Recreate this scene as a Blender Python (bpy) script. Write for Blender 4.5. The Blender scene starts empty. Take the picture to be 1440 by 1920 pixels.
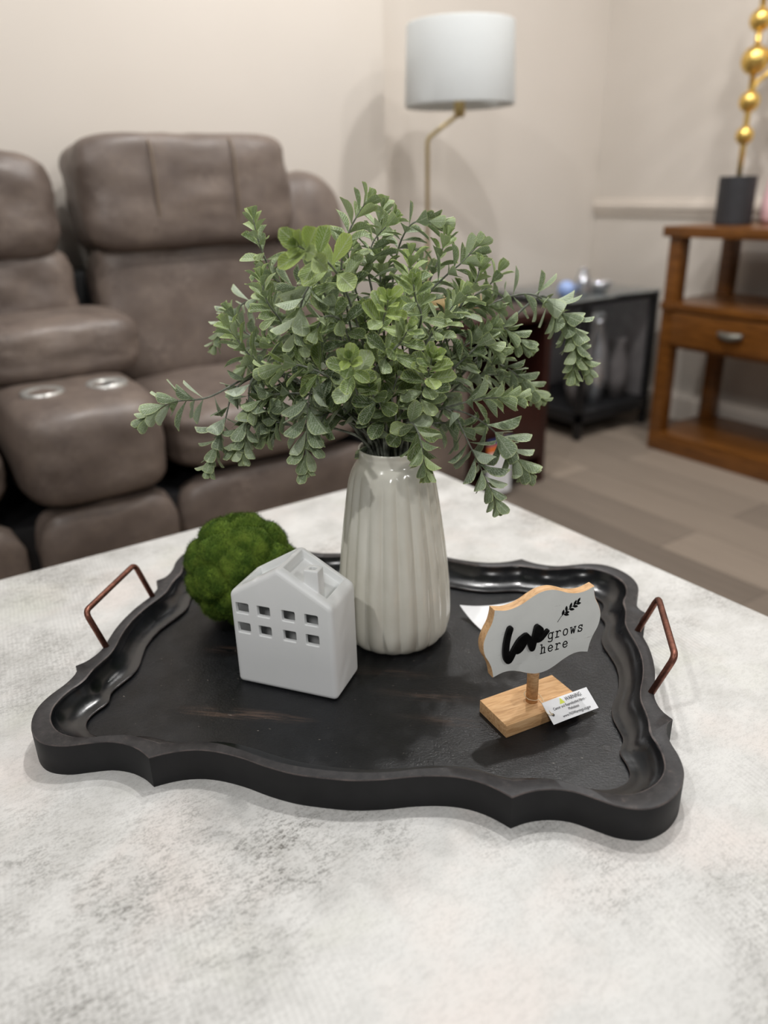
import bpy, bmesh, math, random
from mathutils import Vector, Matrix, noise
from mathutils.geometry import tessellate_polygon
random.seed(7)
S = bpy.context.scene
COL = S.collection
PI = math.pi
V = Vector

WORLD = .11
EXPO = .03
LIGHTS = [(1.05, 1.05, .07, 22, None), (1.2, 1.65, .07, 15, None), (-1.1, .30, .07, 18, (.4, .6, .4)), (-1.4, -2.2, .4, 26, (.4, .6, .5)), (1.2, -2.4, .4, 20, (.4, .6, .5)), (2.0, 1.1, .12, 16, (2.1, 2.0, 0)), (2.2, .2, .12, 14, None), (-.8, 1.5, .3, 7, (-.6, 2.4, .8)), (.6, 1.3, .2, 4, (.8, 2.5, 1.0))]
WEAR = [(-.115, -.124, .085, .011, .9), (-.15, -.129, .05, .007, .8), (.075, -.064, .07, .012, .4), (.095, -.104, .06, .010, .3), (.02, -.026, .07, .012, .35), (-.178, -.008, .04, .012, .4)]

# ------------------------------------------------------------------ helpers
def srgb(r, g, b):
    def c(v):
        v /= 255.0
        return v / 12.92 if v <= .04045 else ((v + .055) / 1.055) ** 2.4
    return (c(r), c(g), c(b), 1)

class NT:
    """small node-tree builder"""
    def __init__(s, name, rough=.5, metal=0.0, spec=.5):
        s.m = bpy.data.materials.new(name); s.m.use_nodes = True
        s.t = s.m.node_tree; s.n = s.t.nodes; s.l = s.t.links
        s.b = s.n['Principled BSDF']
        s.b.inputs['Roughness'].default_value = rough
        s.b.inputs['Metallic'].default_value = metal
        s.b.inputs['Specular IOR Level'].default_value = spec
        s._tc = None
    def put(s, sock, v):
        if hasattr(v, 'links') or isinstance(v, bpy.types.NodeSocket): s.l.new(v, sock)
        else: sock.default_value = v
    def coord(s, kind='Object', scale=(1, 1, 1), rot=(0, 0, 0)):
        if s._tc is None: s._tc = s.n.new('ShaderNodeTexCoord')
        mp = s.n.new('ShaderNodeMapping'); s.l.new(s._tc.outputs[kind], mp.inputs[0])
        mp.inputs['Scale'].default_value = scale; mp.inputs['Rotation'].default_value = rot
        return mp.outputs[0]
    def noise(s, vec, scale, detail=4, rough=.55, dist=0):
        n = s.n.new('ShaderNodeTexNoise'); s.l.new(vec, n.inputs['Vector'])
        n.inputs['Scale'].default_value = scale; n.inputs['Detail'].default_value = detail
        n.inputs['Roughness'].default_value = rough; n.inputs['Distortion'].default_value = dist
        return n.outputs[0]
    def voronoi(s, vec, scale, feature='F1'):
        n = s.n.new('ShaderNodeTexVoronoi'); n.feature = feature; s.l.new(vec, n.inputs['Vector'])
        n.inputs['Scale'].default_value = scale
        return n.outputs['Distance']
    def wave(s, vec, scale, dist=0, detail=2, ddir='X'):
        n = s.n.new('ShaderNodeTexWave'); n.bands_direction = ddir; s.l.new(vec, n.inputs['Vector'])
        n.inputs['Scale'].default_value = scale; n.inputs['Distortion'].default_value = dist
        n.inputs['Detail'].default_value = detail
        return n.outputs['Fac']
    def ramp(s, fac, stops):
        r = s.n.new('ShaderNodeValToRGB'); s.l.new(fac, r.inputs[0]); e = r.color_ramp.elements
        while len(e) < len(stops): e.new(.5)
        for i, (p, c) in enumerate(stops):
            e[i].position = p; e[i].color = c if len(c) == 4 else (*c, 1)
        return r.outputs[0]
    def bw(s, fac, a, b):
        return s.ramp(fac, [(a, (0, 0, 0, 1)), (b, (1, 1, 1, 1))])
    def mix(s, f, a, b, mode='MIX'):
        m = s.n.new('ShaderNodeMix'); m.data_type = 'RGBA'; m.blend_type = mode
        s.put(m.inputs[0], f); s.put(m.inputs[6], a); s.put(m.inputs[7], b)
        return m.outputs[2]
    def math(s, op, a, b=0.0, clamp=False):
        m = s.n.new('ShaderNodeMath'); m.operation = op; m.use_clamp = clamp
        s.put(m.inputs[0], a); s.put(m.inputs[1], b)
        return m.outputs[0]
    def color(s, v): s.put(s.b.inputs['Base Color'], v)
    def rough(s, v): s.put(s.b.inputs['Roughness'], v)
    def bump(s, h, strength=.3, dist=.001):
        b = s.n.new('ShaderNodeBump'); b.inputs['Strength'].default_value = strength
        b.inputs['Distance'].default_value = dist; s.l.new(h, b.inputs['Height'])
        s.l.new(b.outputs[0], s.b.inputs['Normal'])

def simple(name, c, rough=.5, metal=0.0, var=.06, scale=40, spec=.5, bump=0):
    k = NT(name, rough, metal, spec)
    n = k.noise(k.coord(), scale)
    a = tuple(min(1, x * (1 - var)) for x in c[:3]) + (1,)
    b = tuple(min(1, x * (1 + var)) for x in c[:3]) + (1,)
    k.color(k.ramp(n, [(.3, a), (.7, b)]))
    if bump: k.bump(n, bump)
    return k.m

def link(name, me, mats=None, parent=None, smooth=False):
    o = bpy.data.objects.new(name, me); COL.objects.link(o)
    if mats:
        for m in (mats if isinstance(mats, (list, tuple)) else [mats]): me.materials.append(m)
    if smooth:
        for p in me.polygons: p.use_smooth = True
    if parent: o.parent = parent
    return o

def obj(name, bm, mats=None, parent=None, smooth=False, angle=None):
    me = bpy.data.meshes.new(name)
    bmesh.ops.recalc_face_normals(bm, faces=bm.faces)
    bm.to_mesh(me); bm.free()
    o = link(name, me, mats, parent, smooth or angle is not None)
    if angle is not None: me.set_sharp_from_angle(angle=math.radians(angle))
    return o

def tag(o, label, cat, group=None, kind=None):
    if label: o['label'] = label
    if cat: o['category'] = cat
    if group: o['group'] = group
    if kind: o['kind'] = kind
    return o

def thing(name, label, cat, loc=(0, 0, 0), rotz=0, group=None):
    o = bpy.data.objects.new(name, None); COL.objects.link(o)
    o.location = loc; o.rotation_euler = (0, 0, rotz); o.empty_display_size = .05
    return tag(o, label, cat, group)

def box(bm, x0, x1, y0, y1, z0, z1, bev=0, seg=2, M=None):
    r = bmesh.ops.create_cube(bm, size=1)
    vs = r['verts']
    for v in vs:
        v.co = V(((x0 + x1) / 2 + v.co.x * (x1 - x0), (y0 + y1) / 2 + v.co.y * (y1 - y0), (z0 + z1) / 2 + v.co.z * (z1 - z0)))
    if bev:
        es = list({e for v in vs for e in v.link_edges})
        g = bmesh.ops.bevel(bm, geom=es, offset=bev, segments=seg, affect='EDGES', profile=.6)
        vs = list({v for f in g['faces'] for v in f.verts} | {v for v in vs if v.is_valid})
    if M is not None:
        for v in vs: v.co = M @ v.co
    return vs

def bxo(name, x0, x1, y0, y1, z0, z1, mat, parent=None, bev=.003, seg=2):
    bm = bmesh.new(); box(bm, x0, x1, y0, y1, z0, z1, bev, seg)
    return obj(name, bm, mat, parent, angle=40)

def lathe(bm, prof, n=48, c=(0, 0, 0), rfun=None, cap0=True, cap1=False):
    rings = []
    for r, z in prof:
        ring = []
        for i in range(n):
            a = 2 * PI * i / n
            rr = r * (rfun(a, z) if rfun else 1)
            ring.append(bm.verts.new((c[0] + rr * math.cos(a), c[1] + rr * math.sin(a), c[2] + z)))
        rings.append(ring)
    for a, b in zip(rings, rings[1:]):
        for i in range(n): bm.faces.new((a[i], a[(i + 1) % n], b[(i + 1) % n], b[i]))
    if cap0: bm.faces.new(rings[0][::-1])
    if cap1: bm.faces.new(rings[-1])
    return rings

def catmull(P, n=8):
    P = [V(p) for p in P]
    Q = [P[0] * 2 - P[1]] + P + [P[-1] * 2 - P[-2]]
    out = []
    for i in range(1, len(Q) - 2):
        a, b, c, d = Q[i - 1:i + 3]
        for k in range(n):
            t = k / n
            out.append(.5 * ((2 * b) + (c - a) * t + (2 * a - 5 * b + 4 * c - d) * t * t + (3 * b - a - 3 * c + d) * t ** 3))
    out.append(P[-1])
    return out

def tube(bm, pts, r, n=8, cap=True):
    pts = [V(p) for p in pts]
    rr = r if isinstance(r, (list, tuple)) else [r] * len(pts)
    rings = []; up = V((.13, .21, .97)); prev = None
    for i, p in enumerate(pts):
        t = (pts[min(i + 1, len(pts) - 1)] - pts[max(i - 1, 0)]).normalized()
        if prev is None:
            s = t.cross(up)
            if s.length < 1e-3: s = t.cross(V((1, 0, 0)))
        else: s = prev - t * prev.dot(t)
        s.normalize(); prev = s; u = t.cross(s)
        rings.append([bm.verts.new(p + (s * math.cos(2 * PI * k / n) + u * math.sin(2 * PI * k / n)) * rr[i]) for k in range(n)])
    for a, b in zip(rings, rings[1:]):
        for i in range(n): bm.faces.new((a[i], a[(i + 1) % n], b[(i + 1) % n], b[i]))
    if cap: bm.faces.new(rings[0][::-1]); bm.faces.new(rings[-1])

def round_poly(pts, rad, n=6):
    """round the corners of an open 3D polyline"""
    pts = [V(p) for p in pts]; out = [pts[0]]
    for a, b, c in zip(pts, pts[1:], pts[2:]):
        d1 = (a - b).normalized(); d2 = (c - b).normalized()
        p1 = b + d1 * rad; p2 = b + d2 * rad
        for k in range(n + 1):
            t = k / n; out.append(p1 * (1 - t) ** 2 + b * 2 * t * (1 - t) + p2 * t * t)
    out.append(pts[-1]); return out

def ribbon(bm, pts, w, t0, t1, M):
    """flat round-ended stroke in the local XZ plane of M, from depth t0 to t1 along local -Y"""
    ws = w if isinstance(w, (list, tuple)) else [w] * len(pts)
    def prism(poly):
        a = [bm.verts.new(M @ V((x, -t0, z))) for x, z in poly]; b = [bm.verts.new(M @ V((x, -t1, z))) for x, z in poly]
        n = len(poly)
        bm.faces.new(b); bm.faces.new(a[::-1])
        for i in range(n): bm.faces.new((a[i], a[(i + 1) % n], b[(i + 1) % n], b[i]))
    for i, ((x, z), ww) in enumerate(zip(pts, ws)):
        prism([(x + ww / 2 * math.cos(2 * PI * k / 12), z + ww / 2 * math.sin(2 * PI * k / 12)) for k in range(12)])
        if i:
            px, pz = pts[i - 1]; pw = ws[i - 1]; d = math.hypot(x - px, z - pz)
            if d < 1e-7: continue
            nx, nz = -(z - pz) / d, (x - px) / d
            prism([(px + nx * pw / 2, pz + nz * pw / 2), (px - nx * pw / 2, pz - nz * pw / 2), (x - nx * ww / 2, z - nz * ww / 2), (x + nx * ww / 2, z + nz * ww / 2)])

def resample(pts, n, cyc=False):
    pts = [V((*p, 0)) if len(p) == 2 else V(p) for p in pts]
    if cyc: pts = pts + [pts[0]]
    L = [0]
    for a, b in zip(pts, pts[1:]): L.append(L[-1] + (b - a).length)
    out = []
    for k in range(n):
        t = L[-1] * k / (n - 1 if not cyc else n)
        i = max(j for j in range(len(L)) if L[j] <= t + 1e-12); i = min(i, len(pts) - 2)
        u = (t - L[i]) / max(L[i + 1] - L[i], 1e-12); out.append(pts[i].lerp(pts[i + 1], min(u, 1)))
    return out

def evaluated(o, name, mats, parent=None, smooth=True, angle=None):
    dg = bpy.context.evaluated_depsgraph_get(); dg.update()
    me = bpy.data.meshes.new_from_object(o.evaluated_get(dg)); me.name = name
    me.materials.clear()
    n = link(name, me, mats, parent, smooth)
    if angle is not None: me.set_sharp_from_angle(angle=math.radians(angle))
    n.matrix_world = o.matrix_world
    return n

def text_mesh(body, size, mat, parent, name, M, align='LEFT', xs=1.0, bold=0.0):
    cu = bpy.data.curves.new(name, 'FONT'); cu.body = body; cu.size = size; cu.align_x = align
    cu.extrude = .00006; cu.offset = bold
    t = bpy.data.objects.new(name, cu); COL.objects.link(t)
    dg = bpy.context.evaluated_depsgraph_get(); dg.update()
    me = bpy.data.meshes.new_from_object(t.evaluated_get(dg))
    bpy.data.objects.remove(t); bpy.data.curves.remove(cu)
    me.transform(Matrix.Diagonal((xs, 1, 1, 1))); me.transform(M); me.name = name
    me.materials.clear()
    return link(name, me, mat, parent)

# ------------------------------------------------------------------ materials
# wall paint
k = NT('wall_paint', .75, spec=.25); c = k.coord()
k.color(k.ramp(k.noise(c, 1.3, 3), [(.3, srgb(205, 197, 187)), (.7, srgb(211, 203, 194))]))
k.bump(k.noise(c, 260, 2), .12); M_WALL = k.m
M_TRIM = simple('trim_paint', srgb(211, 201, 190), .5, var=.02, scale=8)

# plank floor
k = NT('floor_planks', .55, spec=.35); c = k.coord(rot=(0, 0, math.radians(90)))
br = k.n.new('ShaderNodeTexBrick'); k.l.new(c, br.inputs['Vector'])
br.inputs['Scale'].default_value = 1; br.inputs['Brick Width'].default_value = .92; br.inputs['Row Height'].default_value = .18
br.inputs['Mortar Size'].default_value = .0015; br.inputs['Bias'].default_value = -.1; br.offset = .37
br.inputs['Color1'].default_value = srgb(150, 136, 122); br.inputs['Color2'].default_value = srgb(72, 64, 58); br.inputs['Mortar'].default_value = srgb(70, 62, 56)
gr = k.noise(k.coord(scale=(14, 1.2, 1)), 3, 6, .6)
k.color(k.mix(.2, br.outputs[0], k.ramp(gr, [(.3, srgb(104, 94, 84)), (.7, srgb(150, 137, 123))])))
k.bump(gr, .1); M_FLOOR = k.m

STAINS = [(-.073, -.069, .085, 1), (-.125, -.085, .08, .75), (-.123, -.145, .05, .6), (-.196, -.047, .10, .75), (-.252, .059, .10, .5), (-.003, -.092, .08, .45), (-.14, .008, .09, .5), (.136, -.252, .07, .4), (.207, -.302, .06, .4), (-.25, -.08, .06, .5), (-.30, .0, .09, .4)]
# mottled stone-look table top
k = NT('mottled_stone_laminate', .42, spec=.4); c = k.coord()
big = k.noise(c, 5.5, 5, .6, .4); mid = k.noise(c, 17, 5, .6)
def stains(cs):
    acc = None
    for x, y, r, s in cs:
        d = k.n.new('ShaderNodeVectorMath'); d.operation = 'DISTANCE'; k.l.new(c, d.inputs[0]); d.inputs[1].default_value = (x, y, .47)
        m = k.n.new('ShaderNodeMapRange'); m.interpolation_type = 'SMOOTHSTEP'; k.l.new(d.outputs['Value'], m.inputs[0])
        m.inputs[1].default_value = 0; m.inputs[2].default_value = r; m.inputs[3].default_value = s; m.inputs[4].default_value = 0
        acc = m.outputs[0] if acc is None else k.math('MAXIMUM', acc, m.outputs[0])
    return acc
base = k.ramp(mid, [(.25, srgb(188, 187, 183)), (.5, srgb(206, 205, 202)), (.75, srgb(219, 218, 215))])
warm = k.mix(k.bw(k.noise(c, 9, 3), .5, .85), base, srgb(216, 207, 201))
warm = k.mix(k.math('MULTIPLY', k.bw(k.noise(k.coord(rot=(0, 0, 1.2)), 6.5, 4), .56, .72), .4), warm, srgb(198, 200, 184))
fine = k.noise(c, 560, 3, .75); fine2 = k.noise(k.coord(scale=(1, 2.4, 1), rot=(0, 0, .5)), 120, 7, .85)
grain = k.math('ADD', k.math('MULTIPLY', fine, .30), k.math('MULTIPLY', fine2, .70))
blot = k.math('MULTIPLY', stains(STAINS), k.math('ADD', k.math('MULTIPLY', k.bw(k.noise(c, 30, 5, .6), .36, .62), 1.0), .15))
patch = k.math('MAXIMUM', k.math('MULTIPLY', k.bw(big, .50, .68), .65), blot, )
sp = k.math('MULTIPLY', k.bw(grain, .49, .56), k.math('ADD', k.math('MULTIPLY', patch, .95), .16), True)
stone = k.mix(sp, warm, srgb(92, 90, 85))
wash = k.mix(k.math('MULTIPLY', patch, .22, True), stone, srgb(150, 147, 141))
lines = k.wave(k.coord(rot=(0, 0, math.radians(8))), 60, 1.6, 2)
lm = k.math('MULTIPLY', k.bw(k.noise(c, 5.5, 2), .44, .62), k.bw(lines, .35, .9))
k.color(k.mix(k.math('MULTIPLY', lm, .26), wash, srgb(158, 156, 152)))
k.rough(k.ramp(mid, [(.3, (.40,) * 3), (.7, (.55,) * 3)]))
k.bump(k.math('ADD', k.math('MULTIPLY', fine, .4), lines), .08, .0006); M_TOP = k.m
M_TBASE = simple('table_base_grey_wood', srgb(150, 140, 130), .6, var=.2, scale=12)

# black distressed tray
k = NT('black_distressed_wood', .38, spec=.45); c = k.coord()
st = k.noise(k.coord(scale=(1, 13, 1)), 26, 7, .7)
def wear(cs):
    acc = None
    for x, y, rx, ry, s in cs:
        cc = k.coord(scale=(1 / rx, 1 / ry, 0)); mp = cc.node; mp.inputs['Location'].default_value = (-x / rx, -y / ry, 0)
        d = k.n.new('ShaderNodeVectorMath'); d.operation = 'LENGTH'; k.l.new(cc, d.inputs[0])
        m = k.math('MULTIPLY', k.math('SUBTRACT', 1.0, k.bw(d.outputs['Value'], .15, 1.0)), s)
        acc = m if acc is None else k.math('MAXIMUM', acc, m)
    return acc
scr = k.math('MULTIPLY', k.bw(st, .44, .60), wear(WEAR))
blk = k.ramp(k.noise(c, 30, 5), [(.3, srgb(15, 16, 18)), (.75, srgb(27, 28, 31))])
w1 = k.mix(scr, blk, srgb(104, 84, 72))
fleck = k.bw(k.noise(k.coord(scale=(1, 2.2, 1), rot=(0, 0, .6)), 210, 3, .5), .735, .765)
k.color(k.mix(k.math('MULTIPLY', fleck, .8), w1, srgb(150, 142, 132)))
k.rough(k.ramp(k.noise(c, 45, 4), [(.3, (.27,) * 3), (.7, (.42,) * 3)]))
k.bump(k.math('ADD', k.math('MULTIPLY', k.noise(k.coord(scale=(1, 9, 1)), 130, 4, .6), 1.0), k.noise(c, 420, 2)), .5, .0006); M_TRAY = k.m
k = NT('glossy_tray_cove', .22, spec=.6); c = k.coord()
k.color(k.ramp(k.noise(c, 30, 5), [(.3, srgb(15, 16, 18)), (.75, srgb(27, 28, 31))]))
k.rough(k.ramp(k.noise(c, 60, 4), [(.3, (.17,) * 3), (.7, (.28,) * 3)])); k.bump(k.noise(c, 180, 3), .12, .0006); M_COVE = k.m
k = NT('worn_tray_rim', .45, spec=.4); c = k.coord()
k.color(k.ramp(k.noise(c, 120, 5, .7), [(.38, srgb(34, 33, 35)), (.62, srgb(50, 48, 49)), (.78, srgb(88, 78, 74))]))
k.bump(k.noise(c, 900, 2), .35, .0005); M_RIM = k.m
k = NT('worn_tray_edge', .5); c = k.coord()
k.color(k.ramp(k.noise(c, 60, 5, .7), [(.35, srgb(60, 56, 57)), (.6, srgb(100, 90, 87)), (.8, srgb(128, 112, 106))])); M_EDGE = k.m
k = NT('tray_side_black', .5, spec=.35); c = k.coord()
k.color(k.ramp(k.noise(c, 50, 4), [(.3, srgb(14, 14, 16)), (.7, srgb(22, 22, 24))])); k.bump(k.noise(c, 700, 2), .15, .0004); M_SIDE = k.m

k = NT('antique_copper', .42, .85); c = k.coord()
k.color(k.ramp(k.noise(c, 90, 5, .7), [(.3, srgb(88, 56, 48)), (.55, srgb(132, 88, 74)), (.8, srgb(170, 122, 104))]))
k.bump(k.noise(c, 260, 3), .4, .0006); M_COPPER = k.m

k = NT('cream_glaze', .12, spec=.6); c = k.coord()
k.color(k.ramp(k.noise(c, 22, 4), [(.3, srgb(216, 213, 200)), (.7, srgb(226, 224, 213))]))
k.bump(k.noise(c, 60, 2), .05, .001); M_VASE = k.m
k = NT('matte_white_ceramic', .38, spec=.45); c = k.coord()
k.color(k.ramp(k.noise(c, 14, 3), [(.3, srgb(234, 236, 235)), (.7, srgb(239, 240, 240))])); k.bump(k.noise(c, 90, 3), .06, .0008); M_HOUSE = k.m

k = NT('moss', .9, spec=.15); c = k.coord()
k.color(k.mix(k.bw(k.noise(c, 320, 2), .35, .7), k.ramp(k.noise(c, 34, 4, .65), [(.3, srgb(34, 58, 16)), (.5, srgb(62, 82, 28)), (.7, srgb(104, 122, 48))]), k.ramp(k.noise(c, 60, 3), [(.3, srgb(46, 74, 20)), (.7, srgb(110, 134, 48))])))
M_MOSS = k.m

# foliage: colour from the leaf's own uv (u along, v across) and a per-leaf value
k = NT('frosted_leaf', .55, spec=.3)
uv = k.n.new('ShaderNodeUVMap'); uv.uv_map = 'leaf'; sx = k.n.new('ShaderNodeSeparateXYZ'); k.l.new(uv.outputs[0], sx.inputs[0])
u2 = k.n.new('ShaderNodeUVMap'); u2.uv_map = 'tint'; s2 = k.n.new('ShaderNodeSeparateXYZ'); k.l.new(u2.outputs[0], s2.inputs[0])
u_, v_ = sx.outputs[0], k.math('ABSOLUTE', k.math('SUBTRACT', k.math('MULTIPLY', sx.outputs[1], 2.0), 1.0))
tint, fresh = s2.outputs[0], s2.outputs[1]
c = k.coord()
old = k.ramp(tint, [(.0, srgb(58, 78, 44)), (.5, srgb(90, 112, 70)), (1, srgb(168, 180, 160))])  # pale end lightened to paint leaf highlights into the colour
new = k.ramp(tint, [(.0, srgb(112, 136, 58)), (1, srgb(158, 178, 84))])
g = k.mix(fresh, old, new)
edge = k.math('MAXIMUM', k.bw(v_, .80, .97), k.bw(u_, .90, .985))
g = k.mix(k.math('MULTIPLY', edge, .75), g, k.mix(k.math('ADD', k.math('MULTIPLY', fresh, .6), .2), srgb(178, 188, 140), srgb(188, 208, 84)))
phase = k.math('SUBTRACT', k.math('MULTIPLY', u_, 58.0), k.math('MULTIPLY', v_, 20.0))
vein = k.math('MULTIPLY', k.math('ADD', k.math('SINE', phase), 1.0), .5)
midr = k.math('SUBTRACT', 1.0, k.bw(v_, .03, .12))
g = k.mix(k.math('MULTIPLY', k.bw(vein, .62, .95), .30), g, srgb(186, 196, 168))
g = k.mix(k.math('MULTIPLY', midr, .45), g, srgb(190, 198, 170))
frost_glint = k.bw(k.noise(c, 700, 3, .7), .5, .72)  # whitish leaf frost, strengthened so it also paints in pale highlights
g = k.mix(k.math('MULTIPLY', frost_glint, k.math('SUBTRACT', .66, k.math('MULTIPLY', fresh, .45))), g, srgb(216, 222, 214))
geo = k.n.new('ShaderNodeNewGeometry')
g = k.mix(k.math('MULTIPLY', geo.outputs['Backfacing'], .18), g, srgb(196, 206, 190))
k.color(g); k.bump(k.math('ADD', k.math('MULTIPLY', vein, .7), k.math('MULTIPLY', midr, 1.5)), .35, .0006)
k.b.inputs['Subsurface Weight'].default_value = .0
tr = k.n.new('ShaderNodeBsdfTranslucent'); k.l.new(g, tr.inputs[0])
ms = k.n.new('ShaderNodeMixShader'); ms.inputs[0].default_value = .12
k.l.new(k.b.outputs[0], ms.inputs[1]); k.l.new(tr.outputs[0], ms.inputs[2]); k.l.new(ms.outputs[0], k.n['Material Output'].inputs[0])
M_LEAF = k.m
k = NT('grey_green_stem', .7); c = k.coord()
k.color(k.ramp(k.noise(c, 160, 4, .7), [(.3, srgb(84, 86, 78)), (.55, srgb(122, 126, 114)), (.8, srgb(176, 178, 168))])); k.bump(k.noise(c, 500, 3), .5, .0005); M_STEM = k.m

# sign
k = NT('pine_wood', .55, spec=.3)
gr = k.noise(k.coord(scale=(1, 9, 9)), 38, 6, .6, .5)
k.color(k.ramp(gr, [(.3, srgb(172, 130, 88)), (.5, srgb(206, 164, 118)), (.72, srgb(222, 184, 140))])); k.bump(gr, .15, .0005); M_PINE = k.m
k = NT('white_wash_board', .55, spec=.3)
gr = k.noise(k.coord(scale=(1, 9, 9)), 60, 6, .7, .2); msk = k.noise(k.coord(scale=(1, 3, 3)), 22, 3)
k.color(k.mix(k.math('MULTIPLY', k.bw(gr, .62, .72), k.bw(msk, .5, .62)), k.ramp(k.noise(k.coord(), 30, 3), [(.3, srgb(216, 218, 215)), (.7, srgb(224, 226, 223))]), srgb(124, 122, 116)))
k.bump(gr, .2, .0004); M_BOARD = k.m
M_INK = simple('black_ink', srgb(20, 20, 21), .7, var=.1, spec=.2)
M_PAINTB = simple('black_raised_paint', srgb(17, 17, 18), .6, var=.15, spec=.25, bump=.2)
M_PAPER = simple('white_paper', srgb(232, 233, 235), .6, var=.02, scale=60)
M_TAGINK = simple('grey_ink', srgb(70, 70, 74), .7, var=.02)
M_YEL = simple('yellow_ink', srgb(214, 224, 90), .6, var=.02)
M_STRING = simple('pale_string', srgb(214, 196, 164), .8, var=.1, scale=400)

# furniture
k = NT('brown_leather', .45, spec=.45); c = k.coord('Object')
k.color(k.mix(k.bw(k.noise(c, 90, 4), .3, .75), k.ramp(k.noise(c, 6.5, 5, .65), [(.25, srgb(84, 73, 68)), (.5, srgb(108, 96, 89)), (.75, srgb(138, 124, 114))]), k.ramp(k.noise(c, 11, 3), [(.3, srgb(84, 73, 67)), (.7, srgb(122, 108, 97))])))
k.rough(k.ramp(k.noise(c, 18, 3), [(.3, (.36,) * 3), (.7, (.52,) * 3)]))
k.bump(k.noise(c, 130, 4, .6), .25, .002); M_LEATHER = k.m
M_SEAM = simple('tan_seam_leather', srgb(126, 110, 94), .6, var=.1)
M_CUP = simple('brushed_steel', srgb(214, 214, 210), .3, .75, var=.05)
M_CUPIN = simple('dark_cup_liner', srgb(40, 38, 38), .4, var=.05)
k = NT('oak_wood', .32, spec=.5)
gr = k.noise(k.coord(scale=(9, 1, 9)), 9, 6, .6, .6)
k.color(k.ramp(gr, [(.28, srgb(74, 43, 14)), (.5, srgb(106, 64, 23)), (.75, srgb(128, 81, 34))])); M_OAK = k.m
k = NT('dark_red_wood', .4)
gr = k.noise(k.coord(scale=(9, 9, 1)), 9, 6, .6, .6)
k.color(k.ramp(gr, [(.3, srgb(34, 14, 10)), (.7, srgb(58, 26, 20))])); M_DARKW = k.m
M_BLACK = simple('satin_black', srgb(26, 26, 28), .45, var=.1)
M_BLACKW = simple('black_lamp_block', srgb(44, 44, 47), .55, var=.12)
M_GOLD = simple('gold_leaf', srgb(230, 194, 110), .3, .9, var=.12, scale=30, bump=.1)
M_BRASS = simple('aged_brass', srgb(190, 168, 116), .4, .7, var=.05)
M_PEWTER = simple('pewter', srgb(120, 118, 110), .45, .7, var=.1)
k = NT('linen_shade', .85, spec=.1); c = k.coord()
k.color(k.ramp(k.noise(c, 500, 2), [(.3, srgb(218, 221, 221)), (.7, srgb(226, 228, 228))]))
tr = k.n.new('ShaderNodeBsdfTranslucent'); tr.inputs[0].default_value = srgb(240, 242, 242)
ms = k.n.new('ShaderNodeMixShader'); ms.inputs[0].default_value = .4
k.l.new(k.b.outputs[0], ms.inputs[1]); k.l.new(tr.outputs[0], ms.inputs[2]); k.l.new(ms.outputs[0], k.n['Material Output'].inputs[0]); M_SHADE = k.m
M_SILVER = simple('silver_glass', srgb(206, 208, 212), .12, .8, var=.04)
k = NT('clear_glass', .03); k.b.inputs['Transmission Weight'].default_value = .9
k.color(k.ramp(k.noise(k.coord(), 3), [(.3, srgb(222, 230, 232)), (.7, srgb(228, 235, 238))])); M_GLASS = k.m
M_BLUE = simple('blue_glass', srgb(150, 174, 224), .12, var=.1, spec=.7)
M_PINK = simple('pink_fabric', srgb(232, 190, 192), .8, var=.05)
M_ORANGE = simple('orange_print', srgb(222, 116, 52), .6, var=.03)
M_BLUEP = simple('blue_print', srgb(44, 70, 128), .6, var=.03)
M_GREYF = simple('grey_fabric', srgb(108, 104, 104), .85, var=.15, scale=20)
# ------------------------------------------------------------------ room
def struct(o): o['kind'] = 'structure'; return o
struct(bxo('floor', -3.2, 2.95, -2.5, 2.62, -.05, 0, M_FLOOR, bev=0))
struct(bxo('wall_back_left', -3.2, 1.705, 2.50, 2.62, 0, 2.9, M_WALL, bev=.004))
struct(bxo('wall_back', 1.705, 3.05, 2.62, 2.74, 0, 2.9, M_WALL, bev=0))
struct(bxo('wall_right', 2.95, 3.05, -2.5, 2.62, 0, 2.9, M_WALL, bev=0))
# chair rail on the right wall: profile swept along Y
def prof_trim(name, prof, y0, y1):
    bm = bmesh.new()
    a = [bm.verts.new((2.95 - x, y0, z)) for x, z in prof]; b = [bm.verts.new((2.95 - x, y1, z)) for x, z in prof]
    n = len(prof)
    for i in range(n): bm.faces.new((a[i], a[(i + 1) % n], b[(i + 1) % n], b[i]))
    bm.faces.new(a[::-1]); bm.faces.new(b)
    return struct(obj(name, bm, M_TRIM))
prof_trim('trim_1', [(0, .845), (.010, .845), (.012, .860), (.022, .872), (.024, .892), (.016, .897), (.014, .910), (0, .913)], -2.5, 2.62)
prof_trim('baseboard_right', [(0, 0), (.016, 0), (.016, .095), (.010, .108), (.006, .12), (0, .12)], -2.5, 2.62)
struct(bxo('baseboard_back', 1.72, 2.93, 2.604, 2.62, 0, .12, M_TRIM))

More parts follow.
